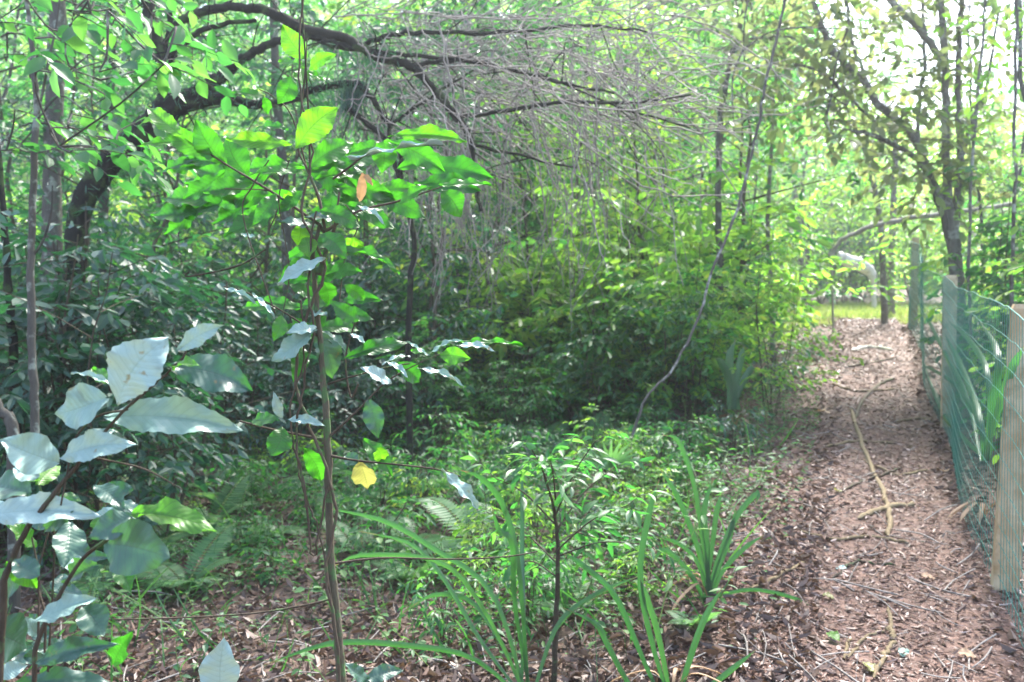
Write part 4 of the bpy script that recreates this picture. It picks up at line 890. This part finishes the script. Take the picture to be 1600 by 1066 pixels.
strap('strap_leaved_plant', 'strap leaved plant with long arching blades at the bottom, right of the central stem', (825, 1100), 2.75,
      [[(760, 960, 2.7), (690, 880, 2.65), (570, 868, 2.6), (520, 885, 2.6)], [(770, 930, 2.8), (680, 860, 2.9), (600, 815, 2.95), (500, 792, 3.0)], [(812, 900, 2.7), (790, 800, 2.7), (755, 750, 2.65), (720, 735, 2.6)],
       [(805, 950, 2.7), (800, 850, 2.6), (780, 830, 2.6), (768, 790, 2.55)], [(818, 980, 2.8), (816, 880, 2.9), (816, 780, 2.95), (814, 710, 3.0)], [(740, 1030, 2.7), (640, 1010, 2.6), (520, 1006, 2.5), (410, 1040, 2.4)],
       [(870, 980, 2.8), (930, 930, 2.85), (1000, 900, 2.9)], [(750, 1000, 2.9), (690, 900, 3.0), (640, 850, 3.1), (560, 830, 3.2)], [(780, 1000, 2.9), (735, 940, 3.0), (680, 930, 3.0), (640, 950, 3.0)]], .018)
strap('strap_leaved_plant', 'upright strap leaved plant growing at the left edge of the path', (1108, 945), 3.5,
      [[(1100, 860), (1085, 760), (1060, 690), (1035, 680)], [(1112, 860), (1120, 800), (1128, 770)], [(1095, 870), (1060, 780), (1030, 730)], [(1120, 880), (1150, 810), (1185, 770), (1180, 790)], [(1125, 900), (1160, 860), (1195, 835)],
       [(1130, 930), (1180, 922), (1240, 935), (1278, 955)], [(1090, 880), (1060, 850), (1030, 840)], [(1105, 850), (1100, 800), (1115, 745)], [(1118, 900), (1140, 840), (1150, 790)], [(1080, 900), (1040, 860), (1020, 880)]], .02)
strap('strap_leaved_plant', 'strap leaved plant leaning between the bottom edge and the path plant', (1050, 1130), 2.8,
      [[(1075, 1040), (1100, 970), (1130, 915)], [(1020, 1010), (1000, 900), (1015, 800), (1030, 750)], [(1000, 1020), (960, 930), (905, 880), (880, 865)], [(1090, 1090), (1140, 1050), (1182, 1015)], [(1030, 1000), (1012, 940), (1000, 905)], [(990, 1080), (950, 1010), (930, 975), (880, 950)]], .019)
def bf(x, y): return (x, y, .5465 / max((x - 800) / F - .405, .055) + .12)
strap('strap_leaved_plant', 'clump of broad green blades pressed behind the fence mesh', (1540, 720), 4.6,
      [[bf(1510, 620), bf(1480, 560), bf(1450, 500), bf(1440, 485)], [bf(1545, 600), bf(1520, 540), bf(1480, 500)], [bf(1530, 660), bf(1490, 600), bf(1450, 575), bf(1430, 570)], [bf(1550, 640), bf(1560, 560), bf(1530, 500)], [bf(1500, 680), bf(1470, 640), bf(1440, 560)], [bf(1560, 640), bf(1580, 580), bf(1600, 540)], [bf(1530, 650), bf(1500, 570), bf(1475, 520)]], .032)
strap('strap_leaved_plant', 'small strap leaved clump in the shade left of the upper path', (1148, 640), 7.2,
      [[(1150, 600), (1158, 560), (1162, 540)], [(1140, 600), (1128, 570), (1118, 560)], [(1155, 610), (1172, 580), (1180, 575)], [(1145, 600), (1140, 560), (1150, 530)]], .06)

# ---- ferns
def frond(bag, base, dirh, L, up=.9, droop=1.0, npair=24, pl=.26):
    t = np.linspace(0, 1, 12); pts = base + np.outer(t * L * .8, dirh) + np.outer((up * t - droop * t ** 2 * .8) * L, [0, 0, 1.])
    tt = np.linspace(.15, .98, npair); p = np.stack([np.interp(tt, t, pts[:, i]) for i in range(3)], -1)
    dd = nrm(np.stack([np.interp(tt, t, np.gradient(pts[:, i])) for i in range(3)], -1)); s = nrm(np.cross(dd, [0, 0, 1.]))
    sz = L * pl * np.sin(np.pi * np.clip(tt, 0, 1) ** .7) ** .8 + .008
    nn = nrm(np.cross(s, dd))
    for sg in (-1, 1): put(bag, PIN, p, s * sg + dd * .25 + np.array([0, 0, -.05]), nn + rng.normal(0, .08, p.shape), sz)
    return pts
fern_pr = []
for k in range(3):
    wd, fo = Bag(), Bag()
    for i in range(6):
        a = i * 1.05 + rng.normal(0, .2); pts = frond(fo, np.zeros(3), np.array([math.cos(a), math.sin(a), 0]), rng.uniform(.35, .6), rng.uniform(.7, 1.1), rng.uniform(.6, 1.1))
        tube(wd, pts, np.linspace(.003, .001, 12), 3)
    e = reg(empty('fern', (0, 0, -50), 'x', 'fern', 'g')); wd.build('stems', M['green_stem'], e); fo.build('fronds', M['fern'], e, False); fern_pr.append(e)
for i, (px, py, s, lab) in enumerate([(300, 850, .8, 'fern with pale fronds beside the large leaved shrub'), (290, 930, .75, 'lower fern below the round dark leaf'), (430, 850, .6, 'fern just left of the central stem'), (640, 880, .7, 'fern right of the central stem behind the arching blades'),
                                      (1085, 1075, .35, 'fern at the bottom edge beside the strap leaves'), (1000, 870, .6, 'fern between the two strap leaved clumps'), (560, 790, .6, 'fern behind the central stem near the yellow leaf'), (210, 780, .7, 'fern half hidden behind the waxy leaves'), (740, 700, .7, 'fern in the middle of the undergrowth'), (350, 800, .7, 'fern left of the vines in front of the seedlings'), (600, 800, .6, 'fern beside the yellow leaf'), (500, 760, .7, 'fern behind the lower part of the central stem'), (890, 1010, .5, 'fern under the bushy seedling')]):
    zz = .1; d = (1.5 - zz) / ((py - 480) / F); p = P(px, py, d); p[2] = gz(p[0], p[1])
    dup(fern_pr[i % 3], p, i * 1.3, s, lab).pop('group', None)
band(fern_pr, 26, (-.55, .12), (3.9, 7.5), (.5, .95), 'pale green fern spreading among the weeds left of the path', 'ferns in the undergrowth', mind=.35)
# fan palm seedling
base = P(950, 760, 4.6); base[2] = gz(base[0], base[1])
q = Plant('palm_seedling', 'small fan palm seedling with stiff pale fingers in the undergrowth', 'palm', base)
fo, wd = Bag(), Bag(); c0 = P(955, 730, 4.6); tube(wd, [base, c0], [.005, .004], 4)
for a in np.linspace(-1.25, 1.25, 13):
    put(fo, leaf_grid(8, 1, .12, .4, 0, .3, .15), c0, np.array([math.sin(a), -.35, math.cos(a) * .75]), np.array([0, -.8, .6]), .17, .8)
q.part(wd, 'stem', M['green_stem']); q.part(fo, 'fan_leaf', M['fern'])
# compound leaved shrub right of the sapling
D2 = 2.9
base = P(868, 1080, D2); base[2] = gz(base[0], base[1])
q = Plant('bushy_seedling', 'bushy waist high seedling with layered narrow leaves right of the central stem', 'shrub', base)
wd, fo, LV = Bag(), Bag(), []
px_tube(wd, [(866, 1100, 10), (868, 980, 9), (872, 880, 7), (866, 800, 5), (850, 740, 4)], D2, jit=.001)
for bx, by, tx, ty in [(868, 820, 770, 745), (868, 800, 830, 700), (868, 830, 960, 730), (870, 860, 980, 790), (866, 790, 900, 710), (870, 880, 760, 800), (870, 870, 1000, 850), (866, 810, 930, 690), (868, 900, 800, 880), (870, 850, 930, 840), (868, 780, 860, 720)]:
    dd_ = rng.uniform(-.35, .35); c = px_tube(wd, [(bx, by, 3), ((bx + tx) / 2, (by + ty) / 2 - 12, 2.4, D2 + dd_ / 2), (tx, ty, 1.6, D2 + dd_)], D2)
    for i in range(4, len(c), 2): twig_leaves(LV, c[i], nrm(c[-1] - c[0] + rng.normal(0, .25, 3)), .1, 5, .068, wood=wd, r0=.0015)
flush(fo, LV, MIDN); q.part(wd, 'stem', BB); q.part(fo, 'foliage', M['leaf_under'])

# ------------------------------------------------------------------ roots and sticks on the path
def on_ground(pts, w, name, label, cat, m, lift=.02):
    w = w * .85
    e = Bag(); W = []
    for px, py in pts:
        v = P(px, py, 1.0) - CAM; d = 3.0
        for _ in range(40): p = CAM + v * d; d = d + (p[2] - gz(p[0], p[1]) - .015) / max(-v[2], .05) * .5
        W.append(CAM + v * d)
    c = curve(W, len(W) * 5); c[:, 2] = gz(c[:, 0], c[:, 1]) + lift
    r = np.full(len(c), w / 2); r[0] *= .4; r[-1] *= .3
    c[1:-1] += rng.normal(0, .004, (len(c) - 2, 3)); tube(e, c, r, 6, lump=.12); base = c[0].copy(); e.shift(base); o = e.build(name, m); o.location = base; tag(o, label, cat)
on_ground([(1330, 640), (1350, 700), (1375, 760), (1390, 800), (1388, 840)], .035, 'tree_root', 'exposed root running lengthwise up the middle of the path', 'root', M['rootb'])
on_ground([(1340, 812), (1370, 800), (1400, 792), (1430, 790)], .04, 'tree_root', 'thick pale root crossing the path halfway up', 'root', M['rootb'])
on_ground([(1335, 655), (1350, 625), (1375, 602), (1398, 592)], .04, 'fallen_stick', 'dark curved stick lying across the upper path', 'stick', BB)
on_ground([(1388, 950), (1392, 990), (1395, 1005), (1380, 1030), (1365, 1062)], .022, 'forked_twig', 'pale crooked twig lying on the path near the bottom', 'stick', M['rootb'])
on_ground([(1392, 988), (1370, 990), (1345, 1005), (1325, 1030)], .014, 'tree_root', 'thin curved rootlet beside the crooked twig', 'root', M['rootb'])
on_ground([(1330, 1000), (1325, 1015), (1320, 1032)], .014, 'fallen_stick', 'short pale stick near the bottom of the path', 'stick', M['rootb'])
on_ground([(1310, 770), (1350, 752), (1385, 742), (1410, 730)], .02, 'fallen_stick', 'brown stick on the path above the pale root', 'stick', BB)
on_ground([(1170, 925), (1210, 905), (1260, 880)], .02, 'fallen_stick', 'reddish stick on the left edge of the path beside the strap leaves', 'stick', M['rootb'])
on_ground([(1400, 660), (1440, 655), (1460, 662)], .03, 'tree_root', 'root entering the path from under the fence', 'root', M['rootb'])
on_ground([(1290, 700), (1340, 690), (1400, 694)], .025, 'tree_root', 'low root crossing the path below the dark stick', 'root', M['rootb'])
on_ground([(1330, 548), (1360, 543), (1395, 548)], .06, 'tree_root', 'broad pale root near the crest of the path', 'root', M['log'])
on_ground([(1250, 830), (1300, 845), (1360, 840), (1420, 850)], .022, 'tree_root', 'thin root crossing the lower middle of the path', 'root', M['rootb'])
on_ground([(1300, 905), (1340, 880), (1400, 885)], .016, 'fallen_stick', 'thin brown stick on the lower middle of the path', 'stick', BB)
on_ground([(1350, 720), (1400, 742), (1450, 735)], .02, 'tree_root', 'thin root above the thick pale root near the fence side', 'root', M['rootb'])
on_ground([(1300, 600), (1340, 612), (1400, 608)], .03, 'tree_root', 'root crossing the upper path below the crest', 'root', M['rootb'])
on_ground([(1320, 575), (1370, 566), (1400, 560)], .03, 'fallen_stick', 'dark stick just below the crest of the path', 'stick', BB)
on_ground([(680, 960), (700, 1010), (720, 1060)], .018, 'fallen_stick', 'straight tan stick on the dead leaves right of the central stem', 'stick', M['twig'])
on_ground([(560, 640), (600, 700), (640, 760)], .02, 'fallen_stick', 'slanting tan stick in the undergrowth behind the yellow leaf', 'stick', M['twig'])
on_ground([(1010, 620), (1050, 660), (990, 700)], .02, 'fallen_stick', 'bent stick at the foot of the liana', 'stick', M['twig'])
for px, py, sz, mt_, lab in [(1285, 935, .05, 'leaf_yellow', 'small orange yellow fallen leaf left of the crooked twig'), (1293, 995, .06, 'leaf_sap', 'green fallen leaf on the lower path'), (1413, 1020, .05, 'leaf_pale', 'pale greyish fallen leaf right of the crooked twig'),
                     (1497, 1026, .06, 'dry', 'tan fallen leaf near the lower right of the path'), (1322, 893, .045, 'leaf_pale', 'small whitish fallen leaf in the middle of the path'), (1275, 645, .13, 'dry', 'large tan fallen leaf at the left edge of the upper path'),
                     (1312, 772, .06, 'leaf_yellow', 'yellow fallen leaf above the crossing root'), (1350, 1042, .06, 'leaf_yellow', 'yellow green fallen leaf by the bottom of the path'), (1478, 740, .08, 'dry', 'curled orange brown leaf beside the fence foot'), (1440, 905, .06, 'dry', 'curled brown leaf near the post')]:
    v = P(px, py, 1.0) - CAM; d = 3.0
    for _ in range(40): p = CAM + v * d; d = d + (p[2] - gz(p[0], p[1]) - .015) / max(-v[2], .05) * .5
    e = Bag(); put(e, FINE_R[0], np.zeros(3), rng.normal(0, 1, 3) * [1, 1, .05], np.array([rng.normal(0, .2), -.2, 1.]), sz)
    o = e.build('fallen_leaf', M[mt_]); p = CAM + v * d; p[2] = gz(p[0], p[1]) + .03; o.location = p; tag(o, lab, 'fallen leaf')
b_ = Bag()
for i in range(900):
    y = 2.6 + 7 * rng.random() ** 1.4; x = rng.uniform(-.6 * y, path_c(y) + .45); a = rng.random() * 3.14; L = rng.uniform(.06, .32)
    q0 = np.array([x, y, float(gz(x, y)) + .02]); q1 = q0 + [math.cos(a) * L, math.sin(a) * L, rng.normal(0, .01)]; q1[2] = float(gz(q1[0], q1[1])) + .02 + .03 * rng.random()
    tube(b_, curve([q0, (q0 + q1) / 2 + rng.normal(0, .012, 3), q1], 5), rng.uniform(.0015, .004), 4)
o = b_.build('twig_litter', M['twig']); tag(o, 'fine dead twigs strewn over the forest floor', 'twigs', None, 'stuff')

# ------------------------------------------------------------------ haze volume added to imitate veiling glare
hz = Bag(); X0, X1, Y0, Y1, Z0, Z1 = -245, 255, -38, 315, -4, 40
Vv = np.array([[x, y, z] for z in (Z0, Z1) for x, y in ((X0, Y0), (X1, Y0), (X1, Y1), (X0, Y1))], float)
hz.add(Vv, np.array([[0, 3, 2, 1], [4, 5, 6, 7], [0, 1, 5, 4], [1, 2, 6, 5], [2, 3, 7, 6], [3, 0, 4, 7]]), Vv[:, :2], np.zeros(8))
hm = bpy.data.materials.new('glare_haze'); hm.use_nodes = True; t = hm.node_tree; t.nodes.remove(t.nodes['Principled BSDF'])
pv = t.nodes.new('ShaderNodeVolumePrincipled'); pv.inputs['Color'].default_value = (.9, .97, 1, 1); pv.inputs['Density'].default_value = HAZE; pv.inputs['Anisotropy'].default_value = .6
t.links.new(pv.outputs[0], t.nodes['Material Output'].inputs['Volume'])
o = hz.build('haze', hm, smooth=False); tag(o, 'pale haze added for veiling glare towards the clearing', 'haze', None, 'stuff')
# ------------------------------------------------------------------ drop the prototypes
for e in PROTO:
    for c in list(e.children): bpy.data.objects.remove(c)
    bpy.data.objects.remove(e)
print('objects', len(sc.objects), 'placed', cnt)
